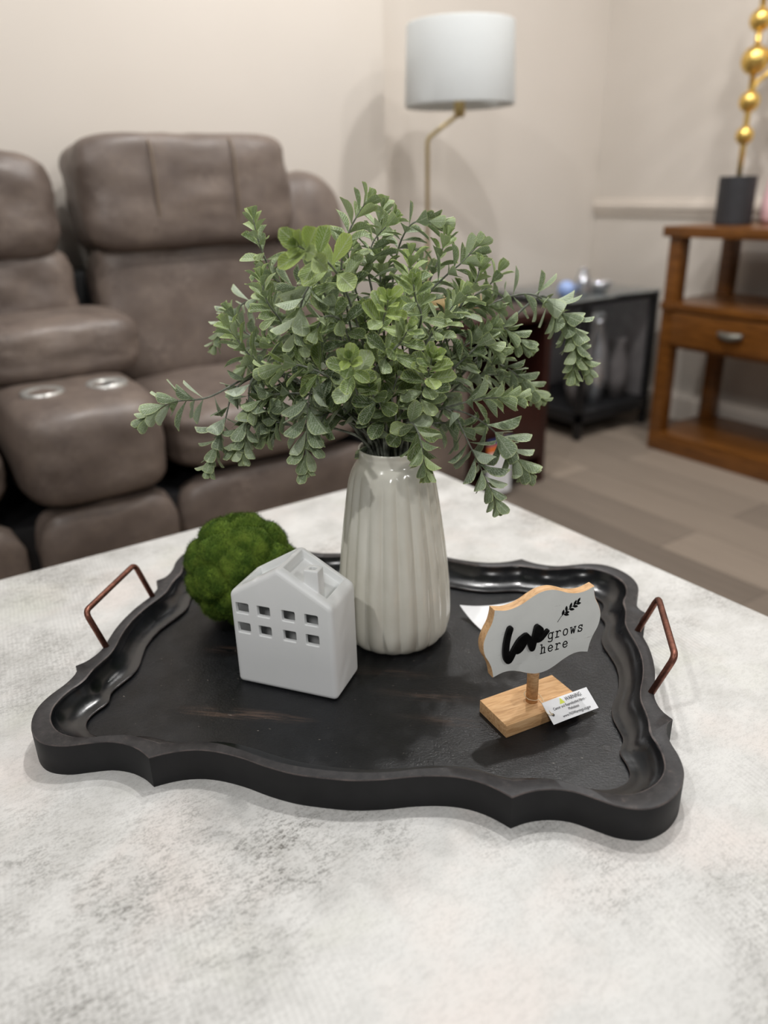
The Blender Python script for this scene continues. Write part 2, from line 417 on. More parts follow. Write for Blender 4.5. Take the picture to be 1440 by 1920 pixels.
# ------------------------------------------------------------------ coffee table
ct = thing('coffee_table', 'large square coffee table with pale mottled stone-look top carrying the black tray', 'coffee table', (.27, .54, 0))
def rounded_slab(bm, x0, x1, y0, y1, z0, z1, r, bev):
    pts = []
    for cx, cy, a0 in ((x1 - r, y1 - r, 0), (x0 + r, y1 - r, 90), (x0 + r, y0 + r, 180), (x1 - r, y0 + r, 270)):
        for i in range(9):
            a = math.radians(a0 + 90 * i / 8); pts.append((cx + r * math.cos(a), cy + r * math.sin(a), cx, cy))
    prof = [(-bev, z0), (0, z0 + bev), (0, z1 - bev), (-bev * .3, z1 - bev * .3), (-bev, z1)]
    rings = []
    for off, z in prof:
        rings.append([bm.verts.new((cx + (x - cx) * (r + off) / r, cy + (y - cy) * (r + off) / r, z)) for x, y, cx, cy in pts])
    n = len(pts)
    for a, b in zip(rings, rings[1:]):
        for i in range(n): bm.faces.new((a[i], a[(i + 1) % n], b[(i + 1) % n], b[i]))
    bm.faces.new(rings[0][::-1]); bm.faces.new(rings[-1])
bm = bmesh.new(); rounded_slab(bm, -.625, .625, -.64, .642, .425, .47, .035, .004)
obj('tabletop', bm, M_TOP, ct, angle=50)
for sx in (-1, 1):
    for sy in (-1, 1):
        bxo('leg', sx * .57 - .035, sx * .57 + .035, sy * .58 - .035, sy * .58 + .035, 0, .426, M_TBASE, ct, .005)
bxo('apron', -.55, .55, -.56, .56, .35, .426, M_TBASE, ct, .004)

# ------------------------------------------------------------------ tray
TX, TY, TA = .418, .664, math.radians(-44.4)
tray = thing('serving_tray', 'large black distressed wooden tray with scalloped ogee rim and copper handles, on the coffee table', 'tray', (TX, TY, .4701), TA)
OUT_A = [(0, .236), (.027, .235), (.055, .2295), (.080, .222), (.103, .2175), (.122, .2165), (.140, .2195), (.156, .226), (.170, .2345)]
OUT_B = [(.170, .2345), (.184, .2255), (.202, .2195), (.222, .219), (.243, .2255), (.262, .2315), (.284, .2305), (.302, .219), (.315, .201), (.3215, .181), (.321, .160), (.316, .140), (.3145, .124), (.3165, .112), (.3235, .103)]
OUT_C = [(.3235, .103), (.3155, .092), (.3115, .078), (.311, .062), (.3145, .042), (.3175, .022), (.3185, 0)]
INN_A = [(0, .2255), (.03, .224), (.057, .2195), (.085, .211), (.108, .2055), (.126, .2045), (.142, .2068), (.156, .2105), (.170, .2125)]
INN_B = [(.170, .2125), (.184, .2095), (.203, .2065), (.222, .2095), (.243, .2155), (.262, .2165), (.280, .2105), (.296, .196), (.3045, .178), (.3055, .160), (.303, .145), (.2995, .135), (.298, .125)]
INN_C = [(.298, .125), (.2990, .108), (.2975, .093), (.2955, .076), (.2975, .058), (.3020, .038), (.3050, .018), (.306, 0)]
LIP_A = [(0, .1965), (.03, .195), (.057, .190), (.085, .1825), (.108, .178), (.126, .1775), (.142, .1805), (.155, .184), (.166, .1855)]
LIP_B = [(.166, .1855), (.182, .1835), (.203, .181), (.222, .1835), (.238, .188), (.252, .1885), (.264, .1845), (.2745, .176), (.2795, .166), (.2800, .156), (.2775, .145), (.2745, .137), (.2735, .129)]
LIP_C = [(.2735, .129), (.2785, .113), (.2760, .098), (.2715, .078), (.2725, .060), (.2780, .040), (.2830, .020), (.2845, 0)]
def smooth2(P):
    return [(p.x, p.y) for p in catmull([(x, y, 0) for x, y in P], 6)]
def full(A, B, C, na=26, nb=44, nc=20):
    q = [tuple(p[:2]) for p in resample(smooth2(A), na)][:-1] + [tuple(p[:2]) for p in resample(smooth2(B), nb)][:-1] + [tuple(p[:2]) for p in resample(smooth2(C), nc)]
    r = list(q)                                     # +x +y quarter, clockwise from top centre to right centre
    r += [(x, -y) for x, y in q[:-1][::-1]]
    left = [(-x, y) for x, y in r[1:-1][::-1]]
    return r + left
oo, ii, ll = full(OUT_A, OUT_B, OUT_C), full(INN_A, INN_B, INN_C), full(LIP_A, LIP_B, LIP_C)
def lerp2(P, Q, t): return [(a[0] + (b[0] - a[0]) * t, a[1] + (b[1] - a[1]) * t) for a, b in zip(P, Q)]
bm = bmesh.new(); n = len(oo)
rings = []; mi = []
def ring(P, z, m):
    rings.append([bm.verts.new((x, y, z)) for x, y in P]); mi.append(m)
ring(oo, .0, 1); ring(oo, .0348, 1); ring(lerp2(oo, ii, .035), .0360, 3)
ring(lerp2(oo, ii, .92), .0362, 2); ring(lerp2(oo, ii, 1.0), .0352, 3)
K = 9
for j in range(1, K + 1):
    th = PI / 2 * j / K
    s = 1 - math.cos(th); z = .0352 - (.0352 - .0128) * math.sin(th) ** 1.1
    ring(lerp2(ii, ll, s), z, 4)
ring(lerp2(ii, ll, 1.045), .0124, 4)
ring(lerp2(ii, ll, 1.06), .0112, 3)
ring(lerp2(ii, ll, .96), .0080, 0)
for r_ in range(len(rings) - 1):
    a, b = rings[r_], rings[r_ + 1]
    for i in range(n):
        f = bm.faces.new((a[i], a[(i + 1) % n], b[(i + 1) % n], b[i])); f.material_index = mi[r_ + 1]
def capfan(rg, z, flip):
    tri = tessellate_polygon([[v.co for v in rg]])
    for t in tri:
        try: bm.faces.new([rg[q] for q in t])
        except ValueError: pass
capfan(rings[0], 0, True); capfan(rings[-1], .008, False)
obj('tray_body', bm, [M_TRAY, M_SIDE, M_RIM, M_EDGE, M_COVE], tray, angle=48)
def handle(sgn):
    bm = bmesh.new()
    fx, tx, fy = .3065 * sgn, .327 * sgn, .061
    P = round_poly([(fx, -fy, .030), (fx + .001 * sgn, -fy, .037), (tx, -fy - .001, .0825), (tx, fy + .001, .0825), (fx + .001 * sgn, fy, .037), (fx, fy, .030)], .0012)
    P = round_poly([(fx, -fy, .030), (tx, -fy, .0815), (tx, fy, .0815), (fx, fy, .030)], .009, 8)
    tube(bm, P, .0036, 12)
    return obj('handle', bm, M_COPPER, tray, smooth=True)
handle(-1)['label'] = 'copper rod handle on the left end'
handle(1)['label'] = 'copper rod handle on the right end'
FZ = .4783          # height of the tray floor

# ------------------------------------------------------------------ vase
VX, VY = .475, .6994
vase = thing('ribbed_vase', 'glossy cream ceramic vase with vertical ribs and a short neck, standing in the tray', 'vase', (VX, VY, FZ))
prof = [(.0, .0005), (.050, .0), (.0565, .001), (.0610, .005), (.0645, .012), (.0668, .024), (.0672, .045), (.0662, .07), (.0645, .09), (.0620, .115), (.0590, .140), (.0560, .162), (.0535, .180), (.0512, .195), (.0492, .207), (.0468, .216), (.0437, .2230), (.0405, .2275), (.0385, .2305), (.0376, .2345), (.0375, .239), (.0382, .2425), (.0385, .2440), (.0378, .2453), (.0362, .2450), (.0352, .243), (.0348, .237), (.0352, .228), (.044, .214), (.048, .2), (.055, .15), (.061, .08), (.060, .012), (.0, .010)]
P3 = catmull([(r, 0, z) for r, z in prof], 3)
pr = [(max(p.x, 0.0002), p.z) for p in P3]
def flute(a, z):
    if z < 0: return 1
    fade = min(1, max(0, (.224 - z) / .022)) * min(1, max(.35, z / .012))
    w = abs(math.cos(a * 10 + .3))                     # twenty ribs
    return 1 + fade * .078 * (w ** .8 - .62)
bm = bmesh.new(); rings = []
ntop = next(i for i, p in enumerate(pr) if i > 20 and p[1] > .2452)
for idx, (r, z) in enumerate(pr):
    ring_ = []
    for i in range(320):
        a = 2 * PI * i / 320; rr = r * (flute(a, z) if idx <= ntop else 1)
        ring_.append(bm.verts.new((rr * math.cos(a), rr * math.sin(a), z)))
    rings.append(ring_)
for a, b in zip(rings, rings[1:]):
    for i in range(320): bm.faces.new((a[i], a[(i + 1) % 320], b[(i + 1) % 320], b[i]))
obj('vase_body', bm, M_VASE, vase, smooth=True)

# ------------------------------------------------------------------ greenery
plant = thing('artificial_greenery', 'bushy bunch of artificial frosted boxwood stems spilling over the cream ribbed vase', 'plant', (VX, VY, FZ))
SPRIGS = [
 ([(-0.0422,0.0107,0.3892),(-0.0533,0.0036,0.4444),(-0.0465,-0.0036,0.4798),(-0.0265,-0.0068,0.5077)],1.05,0.45,0.056),
 ([(-0.0578,-0.0166,0.4152),(-0.0812,-0.028,0.4484),(-0.1113,-0.0468,0.4635),(-0.1359,-0.0631,0.4735)],1.15,1.0,0.037),
 ([(-0.057,0.1194,0.4021),(-0.0722,0.1299,0.4378),(-0.0848,0.1254,0.4671),(-0.0885,0.1272,0.492)],1.0,0.4,0.059),
 ([(-0.0818,-0.0013,0.4315),(-0.1028,-0.0117,0.4291),(-0.11,-0.0051,0.4037),(-0.1084,0.0077,0.3674)],1.15,0.3,0.068),
 ([(-0.0912,0.0443,0.3042),(-0.1184,0.051,0.3395),(-0.1372,0.0636,0.3601),(-0.1536,0.074,0.3908)],1.1,0.5,0.068),
 ([(-0.0579,0.1449,0.3998),(-0.0795,0.172,0.3993),(-0.0981,0.1964,0.3799),(-0.1168,0.2075,0.3455)],0.95,0.1,0.074),
 ([(-0.0891,0.0431,0.3395),(-0.1367,0.0634,0.3355),(-0.1768,0.0905,0.3139),(-0.2109,0.1136,0.3091),(-0.2384,0.1319,0.2902)],1.1,0.1,0.077),
 ([(-0.1086,0.0563,0.3343),(-0.1495,0.072,0.3248),(-0.165,0.0822,0.2849),(-0.1833,0.0931,0.235)],1.05,0.05,0.068),
 ([(-0.099,0.0498,0.334),(-0.1426,0.0435,0.3387),(-0.1501,0.0488,0.3016),(-0.1588,0.0541,0.2541)],1.05,0.05,0.074),
 ([(-0.0568,0.0093,0.3173),(-0.0872,-0.0061,0.3447),(-0.109,-0.0146,0.3247),(-0.112,-0.0008,0.248)],1.25,0.1,0.081),
 ([(-0.0523,0.0062,0.3113),(-0.0899,-0.0162,0.3441),(-0.1209,-0.0075,0.358),(-0.1391,0.017,0.3511)],1.1,0.6,0.068),
 ([(-0.0439,-0.0115,0.2898),(-0.0693,-0.0416,0.3291),(-0.088,-0.0653,0.3524),(-0.103,-0.0862,0.3722)],1.1,0.6,0.05),
 ([(-0.0266,-0.0231,0.3128),(-0.0413,-0.0379,0.3681),(-0.0468,-0.0599,0.398),(-0.0543,-0.0811,0.421)],1.05,1.0,0.05),
 ([(0.0178,-0.0054,0.3262),(0.0089,-0.0115,0.3806),(0.0089,-0.025,0.4204),(0.0107,-0.0279,0.4531)],1.15,0.6,0.059),
 ([(0.036,0.0441,0.4005),(0.0477,0.0486,0.4513),(0.0625,0.0379,0.4816),(0.0903,0.0191,0.4808)],1.1,0.15,0.068),
 ([(0.0499,-0.0027,0.4036),(0.0642,-0.0127,0.4257),(0.0805,-0.0242,0.4418),(0.101,-0.0259,0.458)],1.1,0.3,0.056),
 ([(0.0834,0.0115,0.3632),(0.1086,-0.0051,0.3982),(0.1258,-0.0167,0.4123),(0.1366,-0.0242,0.4321)],1.0,0.5,0.056),
 ([(0.011,-0.0248,0.3189),(0.0134,-0.0508,0.3684),(0.0226,-0.0703,0.3969),(0.0364,-0.0809,0.4201)],1.05,0.4,0.068),
 ([(0.0895,0.019,0.343),(0.1322,0.0035,0.3831),(0.178,-0.0272,0.4009),(0.2097,-0.0491,0.3746),(0.2381,-0.0705,0.3113)],1.15,0.2,0.118),
 ([(0.0655,-0.0018,0.3185),(0.1074,-0.0172,0.352),(0.1324,-0.0339,0.3681),(0.1642,-0.0437,0.3437)],1.05,0.2,0.081),
 ([(0.0765,0.0023,0.3036),(0.1192,-0.0137,0.3284),(0.1476,-0.0333,0.3181),(0.1838,-0.0473,0.2817)],1.05,0.2,0.081),
 ([(0.0211,-0.0203,0.2862),(0.0386,-0.0555,0.2967),(0.0609,-0.0823,0.3072),(0.0949,-0.1054,0.308)],1.2,0.3,0.062),
 ([(0.0211,-0.0203,0.2831),(0.0434,-0.0588,0.2935),(0.0774,-0.0822,0.2715),(0.1183,-0.1,0.2175)],1.2,0.1,0.068),
 ([(0.0186,-0.0186,0.2832),(0.0325,-0.0632,0.2964),(0.0456,-0.0842,0.2599),(0.0711,-0.1036,0.1898)],1.15,0.05,0.081),
 ([(-0.008,-0.0246,0.2619),(-0.0203,-0.0626,0.2911),(-0.0282,-0.0921,0.2881),(-0.0285,-0.103,0.2511)],1.05,0.5,0.056),
 ([(0.0045,-0.0328,0.2737),(-0.0029,-0.0628,0.3168),(-0.0102,-0.082,0.3383),(-0.0183,-0.1015,0.3651)],1.05,0.6,0.062),
 ([(-0.013,-0.0214,0.2559),(-0.0198,-0.0395,0.2917),(-0.0282,-0.0457,0.3176),(-0.0277,-0.0584,0.345)],1.0,0.3,0.062),
 ([(-0.0248,-0.0017,0.2595),(-0.0388,-0.0033,0.2871),(-0.0621,0.0009,0.3139),(-0.0852,0.0047,0.3285)],1.0,0.2,0.062),
 ([(-0.0154,0.0173,0.3625),(-0.0229,0.0218,0.4082),(-0.0335,0.0159,0.4315),(-0.0368,0.0168,0.4581)],1.1,0.4,0.056),
 ([(0.0202,0.0423,0.4021),(0.0254,0.051,0.4469),(0.0238,0.0515,0.4748),(0.0288,0.0473,0.4992)],1.05,0.2,0.068),
 ([(-0.0153,0.0413,0.3352),(-0.0285,0.0628,0.3698),(-0.0398,0.0706,0.3936),(-0.0407,0.071,0.428)],1.05,0.3,0.068),
 ([(-0.0254,0.0842,0.3297),(-0.0444,0.1101,0.3594),(-0.0591,0.1328,0.3768),(-0.0753,0.1443,0.4015)],1.05,0.3,0.068),
 ([(-0.0221,0.0331,0.301),(-0.0505,0.041,0.3343),(-0.0639,0.0502,0.3582),(-0.0773,0.0591,0.3806)],1.0,0.3,0.068),
 ([(0.0439,0.0002,0.2967),(0.0695,-0.0161,0.3387),(0.0893,-0.0293,0.3559),(0.1112,-0.044,0.3729)],1.05,0.2,0.068),
 ([(0.0449,0.0118,0.3068),(0.0608,0.0021,0.3491),(0.0772,0.0036,0.3769),(0.0871,-0.003,0.4001)],1.05,0.2,0.068),
 ([(0.0772,0.0035,0.3709),(0.1037,-0.0019,0.3866),(0.1187,-0.012,0.392),(0.1338,-0.0222,0.3904)],1.0,0.2,0.056),
 ([(-0.0526,0.0181,0.297),(-0.0958,0.0238,0.3033),(-0.1152,0.0369,0.298),(-0.1339,0.0492,0.2716)],1.1,0.2,0.074),
 ([(-0.0374,0.0433,0.2953),(-0.0704,0.0544,0.329),(-0.0885,0.0668,0.3531),(-0.1071,0.0794,0.3654)],1.05,0.4,0.068),
 ([(0.0119,-0.0023,0.2839),(0.0326,-0.0154,0.3258),(0.0473,-0.0252,0.3372),(0.0692,-0.04,0.3424)],1.05,0.2,0.068),
 ([(-0.0104,0.0014,0.3053),(-0.0221,-0.0023,0.3433),(-0.0262,0.0002,0.3719),(-0.0349,-0.0069,0.4013)],1.0,0.5,0.068),
 ([(0.0231,0.0275,0.3443),(0.0216,0.029,0.3859),(0.0182,0.0311,0.4205),(0.0138,0.0335,0.4497)],1.1,0.4,0.068),
 ([(-0.0203,0.1174,0.3365),(-0.0412,0.1443,0.3481),(-0.0641,0.1716,0.3406),(-0.0911,0.1884,0.3154)],1.0,0.1,0.074),
 ([(0.0771,0.0132,0.2886),(0.1152,0.0002,0.3044),(0.1414,-0.0173,0.31),(0.1651,-0.0337,0.3016)],1.05,0.1,0.074),
 ([(0.0158,-0.0172,0.2679),(0.0397,-0.0449,0.276),(0.0544,-0.055,0.2694),(0.078,-0.0593,0.266)],1.05,0.2,0.056),
 ([(-0.0189,0.0179,0.2662),(-0.0121,0.0263,0.3007),(-0.0198,0.0322,0.3313),(-0.0246,0.0357,0.3611)],1.0,0.2,0.068),
 ([(0.052,0.0205,0.3657),(0.0623,0.0138,0.4124),(0.072,0.0069,0.4406),(0.0803,0.0006,0.4669)],1.05,0.4,0.068),
 ([(-0.0437,0.0116,0.2786),(-0.0771,-0.0007,0.2993),(-0.0988,-0.0094,0.2935),(-0.1043,-0.0057,0.2762)],1.1,0.1,0.05),
 ([(-0.0855,0.0525,0.3196),(-0.1093,0.0568,0.3226),(-0.1249,0.0553,0.3017),(-0.1267,0.0561,0.2777)],1.05,0.1,0.056),
 ([(0.0637,0.0592,0.3082),(0.0936,0.0662,0.3677),(0.0997,0.0634,0.4049),(0.095,0.0673,0.4414)],1.0,0.1,0.081),
 ([(0.0316,0.081,0.3092),(0.0348,0.106,0.3695),(0.0208,0.1293,0.4063),(-0.0043,0.147,0.4317)],1.0,0.1,0.087),
 ([(0.0589,-0.0104,0.2837),(0.0794,-0.0235,0.3079),(0.0996,-0.0368,0.3196),(0.1217,-0.0514,0.3431)],1.05,0.15,0.068),
 ([(-0.0198,-0.0164,0.2744),(-0.043,-0.0473,0.309),(-0.0603,-0.0594,0.3256),(-0.0699,-0.0653,0.3417)],1.0,0.4,0.043),
 ([(-0.0687,0.0778,0.3608),(-0.0956,0.0714,0.3936),(-0.1086,0.0675,0.412),(-0.1129,0.0696,0.4339)],1.05,0.4,0.062),
 ([(-0.0511,-0.007,0.3649),(-0.07,-0.0196,0.3958),(-0.0933,-0.0287,0.4045),(-0.1072,-0.0306,0.391)],1.0,0.4,0.056),
 ([(-0.0097,0.0129,0.4078),(-0.014,0.0148,0.4408),(-0.0034,0.0191,0.4665),(0.0126,0.0071,0.487)],1.05,0.3,0.062),
 ([(0.0042,-0.0446,0.3687),(-0.0037,-0.0648,0.399),(-0.0145,-0.0708,0.4162),(-0.0232,-0.0786,0.4327)],1.0,0.5,0.056),
 ([(-0.081,0.0138,0.3145),(-0.1112,0.0224,0.3207),(-0.1366,0.0278,0.3209),(-0.1517,0.0381,0.3041)],1.05,0.2,0.068),
 ([(0.0509,-0.0397,0.3273),(0.0635,-0.0603,0.3521),(0.075,-0.0682,0.3632),(0.087,-0.0763,0.3571)],1.05,0.2,0.062),
 ([(0.0695,-0.0158,0.3683),(0.0772,-0.0335,0.4039),(0.0863,-0.04,0.4204),(0.0904,-0.0433,0.4368)],1.05,0.4,0.062),
 ([(-0.0371,0.0563,0.4063),(-0.0558,0.0813,0.4171),(-0.0703,0.1036,0.4222),(-0.0863,0.1142,0.4398)],1.05,0.3,0.068),
 ([(-0.0606,0.0961,0.3389),(-0.0897,0.1163,0.358),(-0.1047,0.1389,0.369),(-0.1178,0.1481,0.3934)],1.0,0.2,0.068),
 ([(0.1833,-0.0309,0.3936),(0.1965,-0.0523,0.3884),(0.2157,-0.0659,0.3576),(0.2175,-0.0689,0.3076)],1.1,0.3,0.081),
 ([(-0.0976,0.0363,0.2768),(-0.116,0.0373,0.2861),(-0.1447,0.0567,0.287),(-0.1618,0.0677,0.2573)],1.05,0.1,0.062),
 ([(-0.0439,-0.0353,0.3406),(-0.047,-0.0701,0.3683),(-0.0442,-0.0848,0.3804),(-0.0441,-0.098,0.3947)],1.0,0.5,0.05),
]

def leaf(bm, L1, L2, base, axis, nrm, length, width, fold, curl, tint, fresh):
    axis = axis.normalized(); side = nrm.cross(axis).normalized(); nrm = axis.cross(side).normalized()
    NU, NV = 8, 5; grid = []
    for i in range(NU):
        u = i / (NU - 1); ue = (0, .14, .30, .46, .62, .77, .91, 1.0)[i]
        w = width * (.08, .26, .56, .84, .98, 1.0, .86, .46)[i]
        row = []
        for j in range(NV):
            v = -1 + 2 * j / (NV - 1)
            p = base + axis * (length * ue - (abs(v) ** 2.0 * length * (.05 if i == NU - 1 else .02 if i == NU - 2 else 0))) + side * (v * w / 2) + nrm * (abs(v) ** 1.4 * w * fold - curl * length * ue * ue)
            row.append((bm.verts.new(p), (ue, v * .5 + .5)))
        grid.append(row)
    for i in range(NU - 1):
        for j in range(NV - 1):
            q = (grid[i][j], grid[i + 1][j], grid[i + 1][j + 1], grid[i][j + 1])
            f = bm.faces.new([x[0] for x in q]); f.smooth = True
            for lp, x in zip(f.loops, q): lp[L1].uv = x[1]; lp[L2].uv = (tint, fresh)
rnd = random.Random(11)
for si, (P, sc, fr, ln) in enumerate(SPRIGS):
    a = rnd.uniform(0, 2 * PI)
    p0 = V(P[0]); d = V((p0.x, p0.y, 0)); dl = max(d.length, .001); d /= dl
    m = V((d.x * .020 + rnd.uniform(-.008, .008), d.y * .020 + rnd.uniform(-.008, .008), .243))
    inside = V((m.x * .4, m.y * .4, .13))
    mid = m.lerp(p0, .5) + V((0, 0, .012)) + V((rnd.uniform(-.006, .006), rnd.uniform(-.006, .006), 0))
    if (p0 - m).length < .04: path = catmull([inside, m] + P, 10)
    else: path = catmull([inside, m, mid] + P, 10)
    for q in path[:18]:                              # keep every stem inside the neck opening
        if q.z < .25:
            rr = math.hypot(q.x, q.y)
            if rr > .029: q.x *= .029 / rr; q.y *= .029 / rr
    bm = bmesh.new(); N = len(path)
    tube(bm, path, [.0019 - .0012 * i / N for i in range(N)], 6)
    sprig = obj('sprig', bm, M_STEM, plant, smooth=True)
    L = [0]
    for q, w in zip(path, path[1:]): L.append(L[-1] + (w - q).length)
    T = L[-1]
    def at(s):
        s = min(max(s, 0), T); i = max(j for j in range(N) if L[j] <= s + 1e-9); i = min(i, N - 2)
        t = (s - L[i]) / max(L[i + 1] - L[i], 1e-9)
        return path[i].lerp(path[i + 1], t), (path[min(i + 2, N - 1)] - path[max(i - 1, 0)]).normalized()
    bm = bmesh.new(); L1 = bm.loops.layers.uv.new('leaf'); L2 = bm.loops.layers.uv.new('tint')
    s = T - ln; k_ = 0; ang = rnd.uniform(0, PI)
    lo = T - ln
    # a few looser leaves lower down the stem
    s = max(lo - rnd.uniform(.03, .07), .13)
    while s < T - .0005:
        p, t = at(s); rem = T - s
        g = min(1, rem / (ln * .8))                # 1 at the base of the tip, 0 at the end
        sz = (.0155 + .0130 * g ** .7) * sc * rnd.uniform(.88, 1.12)
        ref = V((0, 0, 1)) if abs(t.z) < .9 else V((1, 0, 0))
        sd = t.cross(ref).normalized(); up = sd.cross(t)
        for h in (0, PI):
            if s < lo and rnd.random() < .35: continue
            aa = ang + h + rnd.uniform(-.3, .3)
            rad = sd * math.cos(aa) + up * math.sin(aa)
            op = math.radians(28 + 34 * g + rnd.uniform(-9, 12))
            ax = t * math.cos(op) + rad * math.sin(op) + V((0, 0, -.10))
            nr = t * math.sin(op) - rad * math.cos(op)
            f2 = max(0, min(1, fr * rnd.uniform(.4, 1.15) + (1 - g) * .38))
            leaf(bm, L1, L2, p + rad * .0009, ax, nr, sz, sz * rnd.uniform(.48, .62), rnd.uniform(.10, .32), rnd.uniform(-.04, .22), rnd.random(), f2)
        ang += PI / 2 + rnd.uniform(-.2, .2)
        s += (.0052 + .0040 * g) * (1.4 if s < lo else 1)
    for h in range(3):                              # small leaves closing the tip
        p, t = at(T); aa = ang + h * 2.1
        ref = V((0, 0, 1)) if abs(t.z) < .9 else V((1, 0, 0)); sd = t.cross(ref).normalized(); up = sd.cross(t)
        rad = sd * math.cos(aa) + up * math.sin(aa); op = math.radians(22)
        leaf(bm, L1, L2, p, t * math.cos(op) + rad * math.sin(op), t * math.sin(op) - rad * math.cos(op), .0125 * sc, .0075 * sc, .3, 0, rnd.random(), min(1, fr * .6 + .5))
    for q in bm.verts:                              # leaves do not pass through the neck of the vase
        rr = math.hypot(q.co.x, q.co.y)
        if q.co.z < .248:
            lim = .0425 if q.co.z > .228 else .0425 + (.228 - q.co.z) * .42
            if rr < .036:
                if rr > .030: q.co.x *= .030 / rr; q.co.y *= .030 / rr
            elif rr < lim: q.co.x *= lim / rr; q.co.y *= lim / rr
    me = bpy.data.meshes.new('foliage'); bm.to_mesh(me); bm.free()
    link('foliage', me, M_LEAF, sprig)

# ------------------------------------------------------------------ moss ball
MX, MY, MZ, MR = .3365, .8453, FZ + .0718, .0715
bm = bmesh.new(); bmesh.ops.create_icosphere(bm, subdivisions=6, radius=1)
cells = []
rm = random.Random(5)
for i in range(30):
    z = 1 - 2 * (i + .5) / 30; a = i * 2.39996 + rm.uniform(-.3, .3); r = math.sqrt(1 - z * z)
    cells.append(V((r * math.cos(a), r * math.sin(a), z)).normalized())
def mossr(d):
    ds = sorted((d - c).length for c in cells)[:2]
    return .895 + .11 * min(1, (ds[1] - ds[0]) / .30) ** .6 + .026 * noise.noise(d * 6) + .022 * noise.noise(d * 15) + .012 * noise.noise(d * 34)
surf = []
for v in bm.verts:
    d = v.co.normalized(); r = mossr(d) * MR; v.co = d * r; surf.append((v.co.copy(), d))
for q, d in surf:                                   # short fuzz
    for _ in range(2):
        o = q + V((rm.gauss(0, 1), rm.gauss(0, 1), rm.gauss(0, 1))) * .0006
        t = (d + V((rm.gauss(0, 1), rm.gauss(0, 1), rm.gauss(0, 1))) * .45).normalized()
        s_ = t.cross(V((rm.random(), rm.random(), rm.random() + .1))).normalized() * .00028
        l_ = rm.uniform(.0020, .0052)
        if (o + t * l_).z < -MR * .975: continue
        bm.faces.new([bm.verts.new(o - s_), bm.verts.new(o + s_), bm.verts.new(o + t * l_)])
me = bpy.data.meshes.new('moss_ball'); bm.to_mesh(me); bm.free()
o = link('moss_ball', me, M_MOSS, smooth=True); o.location = (MX, MY, MZ)
tag(o, 'round ball of green moss sitting in the tray behind the white house', 'moss ball')

# ------------------------------------------------------------------ ceramic house
HC = V((.2676, .7165, FZ)); HA = math.radians(-54.5)       # front left foot, direction of the front
W_, D_, E_, PK = .1235, .064, .1165, .1535
def pent(bm, x0, x1, y0, y1, z0, ze, zp):
    pts = [(x0, z0), (x1, z0), (x1, ze), ((x0 + x1) / 2, zp), (x0, ze)]
    a = [bm.verts.new((x, y0, z)) for x, z in pts]; b = [bm.verts.new((x, y1, z)) for x, z in pts]
    bm.faces.new(a[::-1]); bm.faces.new(b)
    for i in range(5): bm.faces.new((a[i], a[(i + 1) % 5], b[(i + 1) % 5], b[i]))
def tmp(fn):
    bm = bmesh.new(); fn(bm); bmesh.ops.recalc_face_normals(bm, faces=bm.faces)
    me = bpy.data.meshes.new('tmp'); bm.to_mesh(me); bm.free()
    o = bpy.data.objects.new('tmp', me); COL.objects.link(o); return o
def mk_outer(bm):
    pent(bm, 0, W_, 0, D_, 0, E_, PK)
    bmesh.ops.bevel(bm, geom=list(bm.edges), offset=.0055, segments=4, affect='EDGES', profile=.5)
outer = tmp(mk_outer)
def mk_inner(bm): pent(bm, .006, W_ - .006, .006, D_ - .006, -.01, E_ - .012, PK - .017)
WX = [.0073, .0336, .0635, .0906]
WZ = [(.0920, .1048), (.0673, .0800)]
def mk_win(bm):
    for wx in WX:
        for z0, z1 in WZ: box(bm, wx, wx + .0156, -.01, .010, z0, z1)
def mk_scoop(bm):
    x0, x1, y0, y1 = .010, W_ - .010, .0105, D_ - .0085
    sl = (PK - E_) / (W_ / 2); h = .010
    for s in (0, 1):
        xs = [(x0, E_ + x0 * sl), (W_ / 2 - .003, PK - .003 * sl)]
        if s: xs = [(W_ - x, z) for x, z in xs]
        (xa, za), (xb, zb) = xs
        q = [(xa, za - h), (xb, zb - h), (xb, zb + .03), (xa, za + .03)]
        a = [bm.verts.new((x, y0, z)) for x, z in q]; b = [bm.verts.new((x, y1, z)) for x, z in q]
        bm.faces.new(a[::-1]); bm.faces.new(b)
        for i in range(4): bm.faces.new((a[i], a[(i + 1) % 4], b[(i + 1) % 4], b[i]))
def mk_chim(bm): box(bm, .0885, .1055, .0085, .0235, .105, .1530, .0012, 2)
def mk_flue(bm): box(bm, .0933, .1007, .0128, .0192, .100, .16)
inner, win, scoop, chim, flue = tmp(mk_inner), tmp(mk_win), tmp(mk_scoop), tmp(mk_chim), tmp(mk_flue)
def boolm(o, b, op):
    m = o.modifiers.new('b', 'BOOLEAN'); m.object = b; m.operation = op; m.solver = 'EXACT'
boolm(outer, scoop, 'DIFFERENCE'); boolm(outer, chim, 'UNION'); boolm(outer, inner, 'DIFFERENCE'); boolm(outer, win, 'DIFFERENCE'); boolm(outer, flue, 'DIFFERENCE')
rmod = outer.modifiers.new('r', 'REMESH'); rmod.mode = 'VOXEL'; rmod.voxel_size = .00065
smod = outer.modifiers.new('s', 'SMOOTH'); smod.factor = .5; smod.iterations = 9
house = evaluated(outer, 'ceramic_house', M_HOUSE, smooth=True)
for t in (outer, inner, win, scoop, chim, flue): bpy.data.objects.remove(t)
house.location = HC; house.rotation_euler = (0, 0, HA)
tag(house, 'matte white ceramic house with eight square windows and chimney, before the moss ball', 'ornament')

# ------------------------------------------------------------------ sign
SA = math.radians(-12)
BZ = FZ + .015
sign = thing('wooden_sign', 'scalloped white sign reading love grows here on a block stand in the tray', 'sign', (.4965, .4736, FZ), SA)
bm = bmesh.new()
